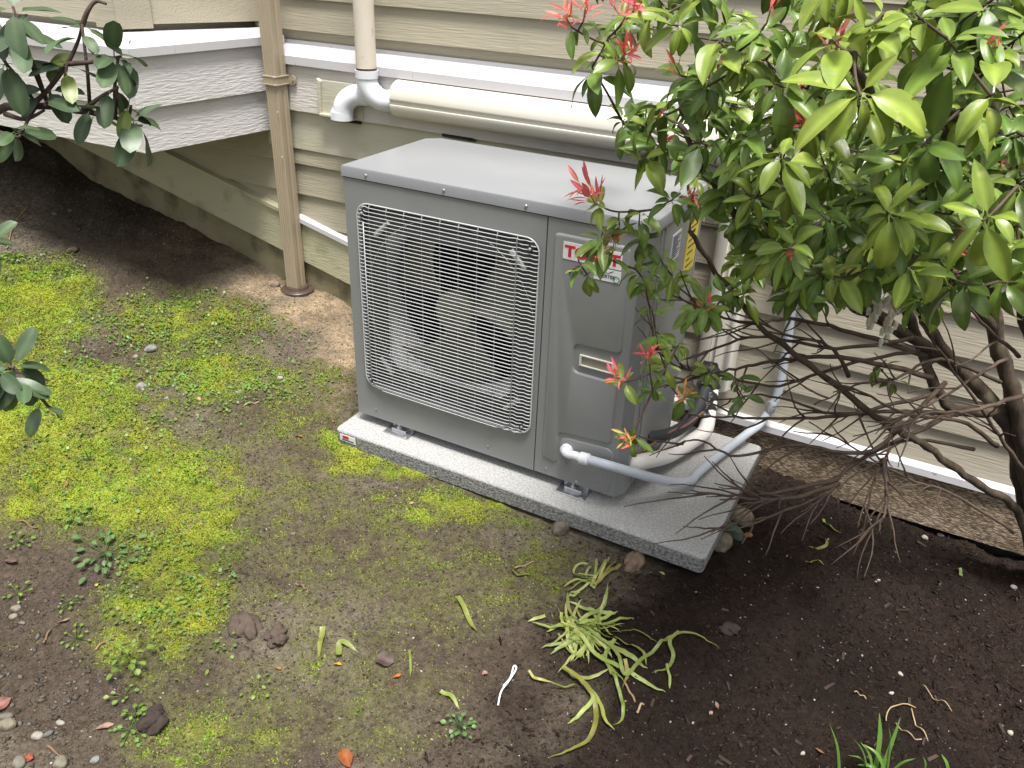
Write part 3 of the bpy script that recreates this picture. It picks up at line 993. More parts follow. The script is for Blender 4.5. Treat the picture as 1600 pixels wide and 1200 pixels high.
# lid
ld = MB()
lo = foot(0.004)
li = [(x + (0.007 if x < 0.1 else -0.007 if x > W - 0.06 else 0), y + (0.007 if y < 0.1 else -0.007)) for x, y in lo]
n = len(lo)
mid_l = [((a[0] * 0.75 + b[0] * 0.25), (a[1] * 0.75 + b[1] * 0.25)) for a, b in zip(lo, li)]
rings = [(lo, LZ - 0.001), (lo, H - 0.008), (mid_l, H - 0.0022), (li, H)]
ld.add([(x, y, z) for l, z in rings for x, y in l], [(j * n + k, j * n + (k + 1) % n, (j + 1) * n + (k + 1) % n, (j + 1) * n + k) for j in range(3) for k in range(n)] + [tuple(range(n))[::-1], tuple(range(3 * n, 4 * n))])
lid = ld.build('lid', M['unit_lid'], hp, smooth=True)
MB().prism([(x, y) for x, y in foot(0.0015)], 2, LZ - 0.004, LZ - 0.001).build('lid_seam', M['inside'], hp)
for (u, v) in ((571, 271), (693, 295), (822, 321)):
    P = at_y(u, v, -0.005)
    MB().lathe([(0.0045, 0.001), (0.0045, -0.0015), (0.003, -0.003)], (P[0], -0.004, LZ + 0.013), axis=1, n=12).build('screw', M['zinc'], lid)

# front fan panel with a rounded square opening
GX0, GX1, GZ0, GZ1 = 0.052, 0.640, 0.130, 0.722
gcx, gcz = (GX0 + GX1) / 2, (GZ0 + GZ1) / 2


def rrect(x0, x1, z0, z1, r, k=8):
    pts = []
    for cx, cz, a0 in ((x1 - r, z1 - r, 0), (x0 + r, z1 - r, 90), (x0 + r, z0 + r, 180), (x1 - r, z0 + r, 270)):
        for i in range(k + 1):
            a = math.radians(a0 + 90 * i / k)
            pts.append((cx + r * math.cos(a), cz + r * math.sin(a)))
    return pts


def ray_rect(cx, cz, px, pz, x0, x1, z0, z1):
    dx, dz = px - cx, pz - cz
    t = min([((x1 if dx > 0 else x0) - cx) / dx if abs(dx) > 1e-9 else 1e9, ((z1 if dz > 0 else z0) - cz) / dz if abs(dz) > 1e-9 else 1e9])
    return (cx + dx * t, cz + dz * t)


def hole_panel(outer, inner, y0, y1):
    """sheet between an outer and an inner loop (same count), y0 front, y1 back"""
    n = len(inner)
    vs_ = [(x, y0, z) for x, z in outer] + [(x, y0, z) for x, z in inner] + [(x, y1, z) for x, z in outer] + [(x, y1, z) for x, z in inner]
    fs = []
    for i in range(n):
        j = (i + 1) % n
        fs += [(i, j, n + j, n + i), (2 * n + i, 3 * n + i, 3 * n + j, 2 * n + j), (n + i, n + j, 3 * n + j, 3 * n + i), (i, 2 * n + i, 2 * n + j, j)]
    return MB().add(vs_, fs)


XS = 0.657
inner = rrect(GX0, GX1, GZ0, GZ1, 0.045, 8)
outer = [ray_rect(gcx, gcz, x, z, 0.0, XS, 0.0, LZ - 0.0045) for x, z in inner]
for cx, cz in ((0, 0), (XS, 0), (0, LZ - 0.0045), (XS, LZ - 0.0045)):
    k = min(range(len(outer)), key=lambda i: (outer[i][0] - cx) ** 2 + (outer[i][1] - cz) ** 2)
    outer[k] = (cx, cz)
fp = hole_panel(outer, inner, 0.0, 0.014).build('fan_panel', M['unit'], hp)
inner2 = rrect(GX0 + 0.001, GX1 - 0.001, GZ0 + 0.001, GZ1 - 0.001, 0.045, 12)
FR = 0.288
circ = []
for x, z in inner2:
    a = math.atan2(z - gcz, x - gcx)
    circ.append((gcx + FR * math.cos(a), gcz + FR * math.sin(a)))
hole_panel(inner2, circ, 0.013, 0.018).build('fan_shroud', M['shroud'], hp, smooth=True)
lip = MB()
prof_l = [(-0.002, 0.291), (-0.006, 0.287), (0.002, 0.281), (0.022, 0.268), (0.13, 0.262), (0.13, 0.272), (0.03, 0.278), (0.008, 0.291)]
nn = 64
lv, lf = [], []
for k in range(nn):
    a = 2 * math.pi * k / nn
    for (dy, r) in prof_l:
        lv.append((gcx + r * math.cos(a), 0.018 + dy, gcz + r * math.sin(a)))
pk = len(prof_l)
for k in range(nn):
    for i in range(pk):
        lf.append((k * pk + i, k * pk + (i + 1) % pk, ((k + 1) % nn) * pk + (i + 1) % pk, ((k + 1) % nn) * pk + i))
lip.add(lv, lf).build('fan_orifice', M['lip'], hp, smooth=True)
# fan
fan = bpy.data.objects.new('fan', None)
COL.objects.link(fan)
fan.parent = hp
MB().lathe([(0.06, 0.10), (0.066, 0.06), (0.062, 0.042), (0.045, 0.034), (0.012, 0.032), (0.012, 0.026), (0.004, 0.026)], (gcx, 0, gcz), axis=1, n=36).build('hub', M['fan'], fan, smooth=True)
for bl in range(3):
    a0 = math.radians(28 + 120 * bl)
    vs_, fs = [], []
    nr2, na = 7, 10
    for i in range(nr2 + 1):
        r = 0.055 + (0.252 - 0.055) * i / nr2
        s0, s1 = -0.30 - 0.55 * (i / nr2) ** 1.2, 0.42 + 0.15 * (i / nr2)
        for k in range(na + 1):
            t = k / na
            a = a0 + s0 + (s1 - s0) * t
            y = 0.046 + 0.075 * t + 0.01 * math.sin(math.pi * t)
            vs_.append((gcx + r * math.cos(a), y, gcz + r * math.sin(a)))
    for i in range(nr2):
        for k in range(na):
            a = i * (na + 1) + k
            fs.append((a, a + 1, a + na + 2, a + na + 1))
    b_ = MB().add(vs_, fs).build('blade', M['fan'], fan, smooth='all')
    sm = b_.modifiers.new('thickness', 'SOLIDIFY')
    sm.thickness = 0.004
for k, (a, s) in enumerate(((135, 1), (45, -1), (225, 1), (315, -1))):
    ca_, sa_ = math.cos(math.radians(a)), math.sin(math.radians(a))
    c = Vector((gcx + ca_ * 0.318, 0.010, gcz + sa_ * 0.318))
    t = Vector((-sa_, 0, ca_))
    MB().tube([c - t * 0.035, c + t * 0.03], [0.006, 0.009], 8).build('shroud_clip', M['lip'], hp)
# wire grille
gr = bpy.data.objects.new('fan_grille', None)
COL.objects.link(gr)
gr.parent = hp
WR = 0.00145
fl = rrect(GX0 - 0.002, GX1 + 0.004, GZ0 - 0.006, GZ1 + 0.003, 0.04, 8)
MB().tube([(x, -0.010, z) for x, z in fl] + [(fl[0][0], -0.010, fl[0][1])], 0.0022, 8, cap=False).build('frame_wire', M['gwire'], gr, smooth='all')
NW = 52
for k in range(NW):
    z = GZ1 - 0.006 - (GZ1 - GZ0 + 0.002) * k / (NW - 1)
    ins = 0.0
    d_ = min(z - (GZ0 - 0.006), GZ1 + 0.003 - z)
    if d_ < 0.04:
        ins = 0.04 - math.sqrt(max(0.04 ** 2 - (0.04 - d_) ** 2, 0))
    a, b_ = GX0 - 0.002 + ins, GX1 + 0.004 - ins
    yq = -0.017
    pts = [(a, -0.0095, z), (a + 0.010, -0.0125, z), (a + 0.020, -0.0105, z), (a + 0.030, yq, z), (a + 0.2, yq - 0.001, z), (b_ - 0.2, yq - 0.001, z), (b_ - 0.072, yq, z), (b_ - 0.058, yq + 0.006, z), (b_ - 0.042, yq + 0.002, z),
           (b_ - 0.026, yq + 0.007, z), (b_ - 0.012, yq + 0.004, z), (b_, -0.0095, z)]
    MB().tube(pts, WR, 6).build('grille_wire', M['gwire'], gr, smooth='all')
for k in range(9):
    x = GX0 + 0.044 + k * (GX1 - GX0 - 0.105) / 8
    y = -0.0145
    pts = [(x, -0.0095, GZ1 + 0.003), (x, y, GZ1 - 0.012), (x, y, GZ0 + 0.012), (x, -0.0095, GZ0 - 0.006)]
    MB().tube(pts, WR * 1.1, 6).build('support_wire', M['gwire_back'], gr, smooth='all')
MB().tube([(GX0 + 0.026, -0.0195, GZ1 - 0.05), (GX0 + 0.026, -0.0195, GZ0 + 0.03)], WR, 6).build('support_wire', M['gwire'], gr, smooth='all')
for (x, z) in ((GX0 + 0.018, GZ1 - 0.026), (GX1 - 0.022, GZ1 - 0.026), (GX0 + 0.018, GZ0 + 0.020), (GX1 - 0.022, GZ0 + 0.018)):
    MB().lathe([(0.012, 0.012), (0.012, -0.010), (0.009, -0.013)], (x, 0, z), axis=1, n=14).build('grille_boss', M['inside'], gr)
    MB().lathe([(0.0045, -0.012), (0.0045, -0.016), (0.002, -0.018)], (x, 0, z), axis=1, n=10).build('screw', M['zinc'], gr)

# right service panel
sp = MB().prism([(XS + 0.003, 0.0), (W - 0.022, 0.0), (W - 0.0006, 0.0335), (W - 0.012, 0.036), (W - 0.03, 0.012), (XS + 0.003, 0.012)], 2, 0.0, LZ - 0.0045).build('service_panel', M['unit'], hp, bevel=0.0012, seg=2)
MB().box((XS, 0.004, 0.0), (XS + 0.003, 0.010, LZ - 0.005)).build('panel_gap', M['inside'], hp)


def rounded(poly, r, k=5):
    """round the corners of a 2-D polygon"""
    out = []
    n = len(poly)
    for i in range(n):
        p0, p, p1 = Vector(poly[i - 1]), Vector(poly[i]), Vector(poly[(i + 1) % n])
        a, b = (p0 - p), (p1 - p)
        rr = min(r, a.length * 0.45, b.length * 0.45)
        a, b = p + a.normalized() * rr, p + b.normalized() * rr
        for j in range(k + 1):
            t = j / k
            q = a * (1 - t) ** 2 + p * 2 * t * (1 - t) + b * t ** 2
            out.append((q.x, q.y))
    return out


def plate(poly, y0, y1, inset, name, mat, parent):
    """raised plate with a sloped rim: outline at y1 (panel), inset outline at y0 (front)"""
    n = len(poly)
    P = [Vector(p) for p in poly]
    ins = []
    area = sum(P[i].x * P[(i + 1) % n].y - P[(i + 1) % n].x * P[i].y for i in range(n))
    s = 1 if area > 0 else -1
    for i in range(n):
        d = (P[(i + 1) % n] - P[i - 1]).normalized()
        ins.append(P[i] + Vector((-d.y, d.x)) * s * inset)
    h = [p.lerp(q, 0.3) for p, q in zip(P, ins)]
    h2 = [p.lerp(q, 0.7) for p, q in zip(P, ins)]
    L_ = [(P, y1), (h, y1 + (y0 - y1) * 0.45), (h2, y1 + (y0 - y1) * 0.9), (ins, y0)]
    vs_ = [(p.x, y, p.y) for l, y in L_ for p in l]
    fs = [(j * n + k, j * n + (k + 1) % n, (j + 1) * n + (k + 1) % n, (j + 1) * n + k) for j in range(3) for k in range(n)] + [tuple(range(3 * n, 4 * n))]
    return MB().add(vs_, fs).build(name, mat, parent, smooth=True)


outl = [(0.680, 0.752), (0.890, 0.752), (0.897, 0.455), (0.763, 0.452), (0.763, 0.372), (0.897, 0.370), (0.895, 0.172), (0.734, 0.162), (0.734, 0.052), (0.683, 0.062)]
emb = plate(rounded(outl, 0.016), -0.0055, 0.0005, 0.007, 'embossed_field', M['unit'], sp)
cvr = plate(rounded([(0.737, 0.004), (0.737, 0.150), (0.905, 0.160), (0.905, 0.004)], 0.03), -0.0035, 0.0005, 0.004, 'wiring_cover', M['unit'], sp)
plate(rounded([(0.783, 0.030), (0.783, 0.098), (0.878, 0.098), (0.878, 0.030)], 0.012), -0.0052, -0.003, 0.003, 'knockout_field', M['unit'], cvr)
MB().lathe([(0.010, -0.003), (0.010, -0.0055), (0.008, -0.0062)], (0.756, 0, 0.066), axis=1, n=16).build('knockout', M['unit'], cvr)
MB().lathe([(0.004, -0.003), (0.004, -0.0055)], (0.802, 0, 0.016), axis=1, n=10).build('screw', M['zinc'], cvr)
MB().lathe([(0.004, 0.001), (0.004, -0.0025)], (0.700, 0, 0.024), axis=1, n=10).build('screw', M['zinc'], sp)
MB().lathe([(0.004, 0.001), (0.004, -0.0025)], (0.075, 0, 0.034), axis=1, n=10).build('screw', M['zinc'], fp)
MB().lathe([(0.004, 0.001), (0.004, -0.0025)], (0.50, 0, 0.034), axis=1, n=10).build('screw', M['zinc'], fp)
# handle well
hx0, hx1, hz0, hz1 = 0.779, 0.879, 0.391, 0.430
hf = hole_panel([ray_rect((hx0 + hx1) / 2, (hz0 + hz1) / 2, x, z, hx0, hx1, hz0, hz1) for x, z in rrect(hx0 + 0.006, hx1 - 0.006, hz0 + 0.006, hz1 - 0.006, 0.002, 2)], rrect(hx0 + 0.006, hx1 - 0.006, hz0 + 0.006, hz1 - 0.006, 0.002, 2), -0.006, 0.0005)
hnd = hf.build('handle', M['handle'], sp)
MB().box((hx0 + 0.005, -0.0012, hz0 + 0.005), (hx1 - 0.005, -0.0004, hz1 - 0.005)).build('handle_well', M['handle_in'], hnd)
# stickers


def text_mesh(txt, size, name, mat, parent, loc, bold=0.0, sx=1.0, shear=0.0):
    c = bpy.data.curves.new('text', 'FONT')
    c.body = txt
    c.size = size
    c.offset = bold
    c.extrude = 0.0003
    c.shear = shear
    tmp = bpy.data.objects.new('text', c)
    COL.objects.link(tmp)
    me = bpy.data.meshes.new_from_object(tmp)
    bpy.data.objects.remove(tmp)
    for v_ in me.vertices:
        x, y, z = v_.co
        v_.co = (loc[0] + x * sx, loc[1] - z, loc[2] + y)
    me.materials.clear()
    me.materials.append(mat)
    o = bpy.data.objects.new(name, me)
    COL.objects.link(o)
    o.parent = parent
    return o


s1 = MB().box((0.710, -0.0070, 0.688), (0.872, -0.0050, 0.734)).build('brand_sticker', M['sticker'], sp)
s1['label'] = 'white sticker with red lettering'
text_mesh('TOSOT', 0.040, 'lettering', M['red'], s1, (0.7155, -0.0074, 0.697), bold=0.0018, sx=1.14)
s2 = MB().box((0.800, -0.0070, 0.652), (0.873, -0.0050, 0.684)).build('inverter_sticker', M['sticker'], sp)
text_mesh('INVERTER', 0.0125, 'lettering', M['navy'], s2, (0.803, -0.0074, 0.661), bold=0.0002)
MB().tube([(0.815, -0.0074, 0.673), (0.826, -0.0074, 0.680), (0.838, -0.0074, 0.674), (0.852, -0.0074, 0.682)], 0.0009, 6).build('swoosh', M['navy'], s2)
rg = [(0.862 + 0.008 * math.cos(2 * math.pi * k / 20), -0.0072, 0.662 + 0.008 * math.sin(2 * math.pi * k / 20)) for k in range(21)]
MB().tube(rg, 0.0012, 6, cap=False).build('green_ring', M['green_ink'], s2)
# mounting feet
for (xa) in (0.112, 0.742):
    fo = MB()
    fo.box((xa, -0.020, PADZ), (xa + 0.096, 0.03, PADZ + 0.004))
    fo.box((xa + 0.02, 0.002, PADZ + 0.004), (xa + 0.076, 0.05, PADZ + 0.013))
    fo.box((xa + 0.008, 0.028, PADZ), (xa + 0.088, D - 0.03, 0.003))
    f_o = fo.build('mounting_foot', M['zinc'], hp, bevel=0.001, seg=1)
    MB().lathe([(0.011, 0.012), (0.011, 0.014), (0.0085, 0.0145), (0.0085, 0.023), (0.005, 0.0235), (0.005, 0.034), (0.003, 0.036)], (xa + 0.045, 0.012, PADZ), n=6).build('bolt', M['zinc'], f_o)
    MB().lathe([(0.008, 0.004), (0.008, 0.007)], (xa + 0.080, -0.008, PADZ), n=12).build('bolt', M['zinc'], f_o)
place_root(hp, (0.47, 0.23, PADZ))

# ------------------------------------------------------------------ conduit, refrigerant lines and switch box
cd = thing('electrical_conduit', 'pale blue flexible conduit looping from the wiring cover across the pad and up the wall', 'conduit')
cz = PADZ + 0.018
q0, q1, q2 = Vector(at_y(898, 711.5, -0.034)), Vector(at_y(906, 714.5, -0.037)), Vector(at_y(921, 718.5, -0.040))
path = bez([(0.764, -0.003, 0.114), (0.765, -0.018, 0.114), tuple(q0.lerp(Vector((0.764, -0.026, 0.114)), 0.55)), tuple(q0), tuple(q1)], 6)
MB().tube(path, 0.0125, 16).build('angle_fitting', M['pvc'], cd, smooth=True)
MB().lathe([(0.019, 0.0), (0.019, -0.010), (0.014, -0.012)], (0.764, -0.003, 0.114), axis=1, n=18).build('lock_ring', M['pvc'], cd, smooth=True)
MB().tube([q1, q1.lerp(q2, 0.1), q1.lerp(q2, 0.9), q2], [0.014, 0.0175, 0.0175, 0.014], 18).build('coupling', M['pvc'], cd, smooth=True)
pB = at_z(1068, 757, 0.003)
pA = at_y(958, 729, -0.036)
pA2 = at_y(1014, 745, 0.040)
pC = at_z(1130, 706, 0.0)
pD = at_y(1188, 662, 0.60)
pE = at_y(1206, 636, 0.630)
cpath = [tuple(q1.lerp(q2, 0.8)), tuple(pA), tuple(pA2), tuple(Vector(pA2).lerp(Vector(pB), 0.7)), tuple(Vector(pB) + Vector((0.012, 0.03, 0.0))),
         tuple(Vector(pB).lerp(Vector(pC), 0.35)), tuple(pC), tuple(Vector(pC).lerp(Vector(pD), 0.6)), tuple(pD), tuple(pE)]
MB().tube(bez(cpath, 8), 0.0138, 18).build('conduit_run', M['conduit'], cd, smooth=True)
pF, pG = Vector(at_y(1216, 612, 0.635)), Vector((1.225, 0.640, 0.69))
MB().tube([Vector(pE) - Vector((0, 0.004, 0.012)), Vector(pE) + Vector((0, 0, 0.014)), Vector(pE) + Vector((0.001, 0, 0.022))], [0.02, 0.021, 0.017], 16).build('coupling', M['zinc'], cd, smooth=True)
MB().tube(bez([Vector(pE), pF, (1.219, 0.640, 0.30), (1.210, 0.640, 0.46), pG], 6), 0.0145, 16).build('riser', M['conduit'], cd, smooth=True)
place_root(cd, (1.07, 0.17, PADZ))
swb = thing('switch_box', 'grey electrical switch box on the wall above the conduit', 'electrical box')
MB().box((1.185, 0.575, 0.685), (1.315, 0.672, 0.865)).build('case', M['conduit_box'], swb, bevel=0.005)
MB().box((1.180, 0.566, 0.71), (1.320, 0.574, 0.870)).build('cover_flap', M['conduit_box'], swb, bevel=0.003)
place_root(swb, (1.25, 0.67, 0.685))

rl = thing('refrigerant_lines', 'white insulated pipe and black taped bundle running from unit to wall cover', 'pipes')
wp = bez([(0.915, 0.085, 0.055), tuple(at_x(1000, 722, 0.958)), tuple(at_z(1043, 712, 0.018)), tuple(at_z(1080, 690, 0.022)), tuple(at_z(1102, 672, 0.04)), (1.035, 0.53, 0.075), (1.015, 0.60, 0.13)], 8)
MB().tube(wp, 0.024, 18).build('insulated_pipe', M['insul'], rl, smooth=True)
bp_ = bez([(0.93, 0.20, 0.10), (0.965, 0.26, 0.085), (0.995, 0.36, 0.07), (1.01, 0.46, 0.085), (1.008, 0.56, 0.12)], 8)
MB().tube(bp_, 0.019, 16).build('foam_pipe', M['foam'], rl, smooth=True)
tp = bez([(1.03, 0.47, 0.045), (1.022, 0.53, 0.075), (1.008, 0.585, 0.12), (1.002, 0.612, 0.20)], 6)
tb = MB().tube(tp, [0.036 + 0.005 * math.sin(1.7 * i) for i in range(len(tp))], 16)
tb.build('taped_bundle', M['tape'], rl, smooth=True)
MB().tube(bez([(0.94, 0.16, 0.075), (0.98, 0.27, 0.095), (1.01, 0.36, 0.085), (1.035, 0.45, 0.095)], 6), 0.004, 8).build('control_wire', M['wire'], rl, smooth=True)
place_root(rl, (1.0, 0.35, PADZ))

# ------------------------------------------------------------------ leaf builder
def leaf_geo(mb, base, direc, up, L, Wd, curl=0.3, fold=0.25, tint=(1, 1, 1), nseg=6, shape='lance', wave=0.0, petiole=0.12):
    d = Vector(direc).normalized()
    up = Vector(up)
    up = (up - d * up.dot(d))
    up = up.normalized() if up.length > 1e-5 else d.orthogonal().normalized()
    sd_ = d.cross(up)
    pts, fs = [], []
    pos = Vector(base)
    dd = d.copy()
    uu = up.copy()
    pet = L * petiole
    pos = pos + dd * pet
    step = (L - pet) / nseg
    cols = 5
    for i in range(nseg + 1):
        t = i / nseg
        if shape == 'lance':      # widest past the middle, pointed
            w = (math.sin(math.pi * min(1, t ** 0.85)) ** 0.8) if 0 < t < 1 else 0.0
        elif shape == 'oval':     # blunt elliptic
            w = math.sqrt(max(0, 1 - (2 * t - 1) ** 2)) ** 0.9
        else:                     # obovate, blunt tip
            w = (math.sin(math.pi * t ** 1.25) ** 0.65) if 0 < t < 1 else 0.0
        w = max(w, 0.05 if i == 0 else 0.02) * Wd / 2
        wv = wave * math.sin(7 * t + base[0] * 40)
        for c in range(cols):
            s = (c - 2) / 2
            lift = abs(s) * fold * w + wv * s * w
            pts.append(pos + sd_ * (s * w) + uu * lift)
        ang = -curl / nseg
        q = Matrix.Rotation(ang, 3, sd_)
        dd = q @ dd
        uu = q @ uu
        pos = pos + dd * step
    for i in range(nseg):
        for c in range(cols - 1):
            a = i * cols + c
            fs.append((a, a + 1, a + cols + 1, a + cols))
    if pet > 0.001:
        k = len(pts)
        b0, b1 = Vector(base), Vector(base) + d * pet
        h = max(0.0007, Wd * 0.03)
        pts += [b0 + sd_ * h, b0 - sd_ * h, b1 - sd_ * h, b1 + sd_ * h]
        fs.append((k, k + 1, k + 2, k + 3))
    tl_ = []
    for i in range(len(pts)):
        k = (1.32 if i % cols == 2 else 0.96) if i < (nseg + 1) * cols else 0.9
        tl_.append(tuple(x * k for x in tint))
    mb.add(pts, fs, tl_)


def rnd_unit():
    while True:
        v_ = Vector((random.uniform(-1, 1), random.uniform(-1, 1), random.uniform(-1, 1)))
        if 0.05 < v_.length < 1:
            return v_.normalized()


UP = Vector((0, 0, 1))


def emit_leaves(leaves, root, mat, limit, name='leaf', rest='foliage'):
    """leaves: list of (apparent size, args); the largest become parts of their own, the rest one part of kind stuff"""
    leaves.sort(key=lambda e: -e[0])
    for _, a in leaves[:limit]:
        mb = MB()
        leaf_geo(mb, *a[0], **a[1])
        mb.build(name, mat, root, smooth='all', tint=True, fix=False)
    if len(leaves) > limit:
        mb = MB()
        for _, a in leaves[limit:]:
            leaf_geo(mb, *a[0], **a[1])
        o = mb.build(rest, mat, root, smooth='all', tint=True, fix=False)
        o['kind'] = 'stuff'


def app(P, L):
    """apparent size, nothing when outside the frame"""
    u, v = to_px(np.array(P))[0]
    d = np.linalg.norm(np.array(P) - CAM)
    inside = -60 < u < 1660 and -60 < v < 1260
    return (L / d) if inside else 0.01 * L / d


# ------------------------------------------------------------------ pieris shrub on the right
shrub = thing('pieris_shrub', 'large leafy evergreen shrub with red new shoots overhanging the heat pump', 'shrub')
nodes = []     # (point, radius allowed)


def D_(pts):
    return [Vector(at_d(u, v, d)) for u, v, d in pts]


basep = Vector((2.10, 0.56, float(gh(2.10, 0.56)) - 0.03))
stems = [
    ([basep] + D_([(1598, 760, 2.70), (1575, 665, 2.55), (1500, 580, 2.42), (1410, 520, 2.30), (1335, 478, 2.20), (1270, 430, 2.05), (1215, 350, 1.92), (1180, 250, 1.80)]), 0.026, 0.008),
    ([basep + Vector((0.02, -0.03, 0))] + D_([(1612, 780, 2.68), (1590, 640, 2.5), (1556, 520, 2.38), (1548, 420, 2.25), (1536, 290, 2.08), (1505, 150, 1.95), (1512, 20, 1.85), (1520, -120, 1.75)]), 0.025, 0.012),
    ([basep + Vector((0.03, 0.02, 0))] + D_([(1618, 800, 2.75), (1605, 650, 2.55), (1490, 640, 2.45), (1440, 545, 2.36), (1400, 440, 2.2), (1345, 330, 2.02), (1310, 200, 1.85), (1300, 60, 1.72)]), 0.020, 0.008),
    ([basep + Vector((0.05, -0.02, 0))] + D_([(1640, 790, 2.62), (1640, 640, 2.4), (1600, 500, 2.2), (1585, 380, 1.95), (1560, 250, 1.7), (1540, 120, 1.5), (1500, 0, 1.35)]), 0.020, 0.008),
    ([basep + Vector((0.0, -0.04, 0))] + D_([(1590, 800, 2.66), (1530, 760, 2.45), (1450, 700, 2.3), (1380, 660, 2.2), (1290, 590, 2.08), (1200, 520, 1.96), (1130, 440, 1.86), (1080, 360, 1.78)]), 0.013, 0.005),
    ([Vector(at_d(1500, 580, 2.42))] + D_([(1430, 470, 2.15), (1420, 360, 1.85), (1400, 250, 1.5), (1370, 160, 1.2), (1330, 90, 1.05)]), 0.014, 0.005),
    ([Vector(at_d(1556, 520, 2.38))] + D_([(1480, 420, 2.1), (1450, 330, 1.7), (1470, 240, 1.35), (1490, 170, 1.1)]), 0.013, 0.005),
    ([Vector(at_d(1410, 520, 2.30))] + D_([(1310, 440, 2.0), (1230, 410, 1.7), (1180, 370, 1.5), (1120, 300, 1.4), (1060, 190, 1.35)]), 0.013, 0.004),
]
for pts, r0, r1 in stems:
    path = bez(pts, 7)
    n = len(path)
    jit = [p + rnd_unit() * 0.004 for p in path]
    rr = [r0 + (r1 - r0) * (i / (n - 1)) ** 0.8 for i in range(n)]
    rr = [r * (1 + 0.10 * math.sin(i * 1.9 + r0 * 900)) for i, r in enumerate(rr)]
    MB().tube(jit, rr, 10).build('stem', M['bark'], shrub, smooth='all')
    for i, p in enumerate(jit):
        if i > n * 0.35:
            nodes.append((p, rr[i]))

# sprawling bare branches low on the shrub
bare = [
    [(1500, 640, 2.40), (1340, 720, 2.20), (1290, 768, 2.12), (1215, 802, 2.05), (1160, 818, 2.0), (1118, 829, 1.98)],
    [(1480, 600, 2.38), (1360, 700, 2.2), (1240, 690, 2.06), (1150, 712, 2.0), (1090, 690, 1.97), (1060, 700, 1.96)],
    [(1470, 610, 2.38), (1330, 650, 2.2), (1230, 655, 2.1), (1150, 655, 2.02), (1090, 652, 2.0), (1065, 642, 1.98)],
    [(1310, 745, 2.15), (1230, 768, 2.06), (1150, 773, 2.0), (1083, 762, 1.97)],
    [(1310, 752, 2.15), (1230, 775, 2.06), (1170, 778, 2.0), (1120, 782, 1.98)],
    [(1460, 590, 2.36), (1330, 560, 2.2), (1240, 560, 2.1), (1170, 572, 2.0), (1110, 580, 1.93), (1050, 600, 1.88)],
    [(1450, 560, 2.34), (1330, 520, 2.2), (1240, 500, 2.08), (1175, 505, 2.0), (1110, 490, 1.9), (1050, 460, 1.82)],
    [(1440, 545, 2.32), (1320, 570, 2.2), (1220, 600, 2.1), (1130, 590, 2.0), (1060, 570, 1.9), (1010, 530, 1.83)],
    [(1430, 530, 2.3), (1300, 545, 2.16), (1200, 530, 2.06), (1120, 545, 1.96), (1075, 590, 1.9), (1025, 610, 1.84)],
    [(1500, 650, 2.40), (1400, 640, 2.3), (1300, 645, 2.2), (1200, 620, 2.1), (1110, 625, 2.02)],
    [(1520, 700, 2.42), (1420, 690, 2.28), (1370, 730, 2.2), (1340, 820, 2.12)],
    [(1380, 720, 2.2), (1382, 790, 2.14), (1370, 830, 2.12)],
    [(1580, 830, 2.6), (1480, 770, 2.4), (1420, 745, 2.3), (1340, 700, 2.2), (1260, 660, 2.15)],
    [(1570, 560, 2.4), (1500, 600, 2.25), (1440, 640, 2.15), (1380, 670, 2.1)],
    [(1560, 600, 2.4), (1470, 560, 2.2), (1400, 590, 2.1), (1340, 600, 2.02), (1270, 630, 1.98)],
    [(1600, 620, 2.3), (1520, 640, 2.1), (1450, 650, 2.0), (1400, 680, 1.95)],
    [(1560, 700, 2.45), (1500, 660, 2.3), (1430, 650, 2.2), (1335, 605, 2.1), (1300, 615, 2.06)],
    [(1330, 585, 2.15), (1290, 540, 2.08), (1220, 520, 2.0), (1160, 470, 1.92)],
    [(1590, 560, 2.3), (1530, 500, 2.15), (1490, 450, 2.0)],
    [(1600, 740, 2.5), (1540, 650, 2.3), (1480, 560, 2.15), (1440, 500, 2.05)],
]
for i, b_ in enumerate(bare):
    path = bez([p + rnd_unit() * 0.006 for p in D_(b_)], 6)
    path = [p + rnd_unit() * 0.0025 for p in path]
    n = len(path)
    r0 = random.uniform(0.0048, 0.0085)
    MB().tube(path, [r0 + (0.0016 - r0) * (k / (n - 1)) ** 0.7 for k in range(n)], 7).build('branch', M['twig'], shrub, smooth='all')
    for k, p in enumerate(path):
        if k > n * 0.3:
            nodes.append((p, 0.004))
    # side twigs
    for _ in range(random.randint(6, 10)):
        k = random.randint(n // 4, n - 3)
        d = (path[min(k + 2, n - 1)] - path[k]).normalized()
        q = (d + rnd_unit() * 0.75 + Vector((-0.1, -0.15, 0.05))).normalized()
        Lt = random.uniform(0.06, 0.22)
        tp_ = [path[k]]
        for s in range(6):
            q = (q + rnd_unit() * 0.16).normalized()
            tp_.append(tp_[-1] + q * Lt / 6)
        MB().tube(tp_, [0.0028 - 0.0003 * s for s in range(7)], 6).build('twig', M['twig'], shrub, smooth='all')

# leafy shoots: (u, v, distance, number of leaves, leaf length, red shoot)
tips = []


def T(u, v, d, n=6, L=0.065, red=0, size=1.0):
    tips.append((u, v, d, n, L, red, size))


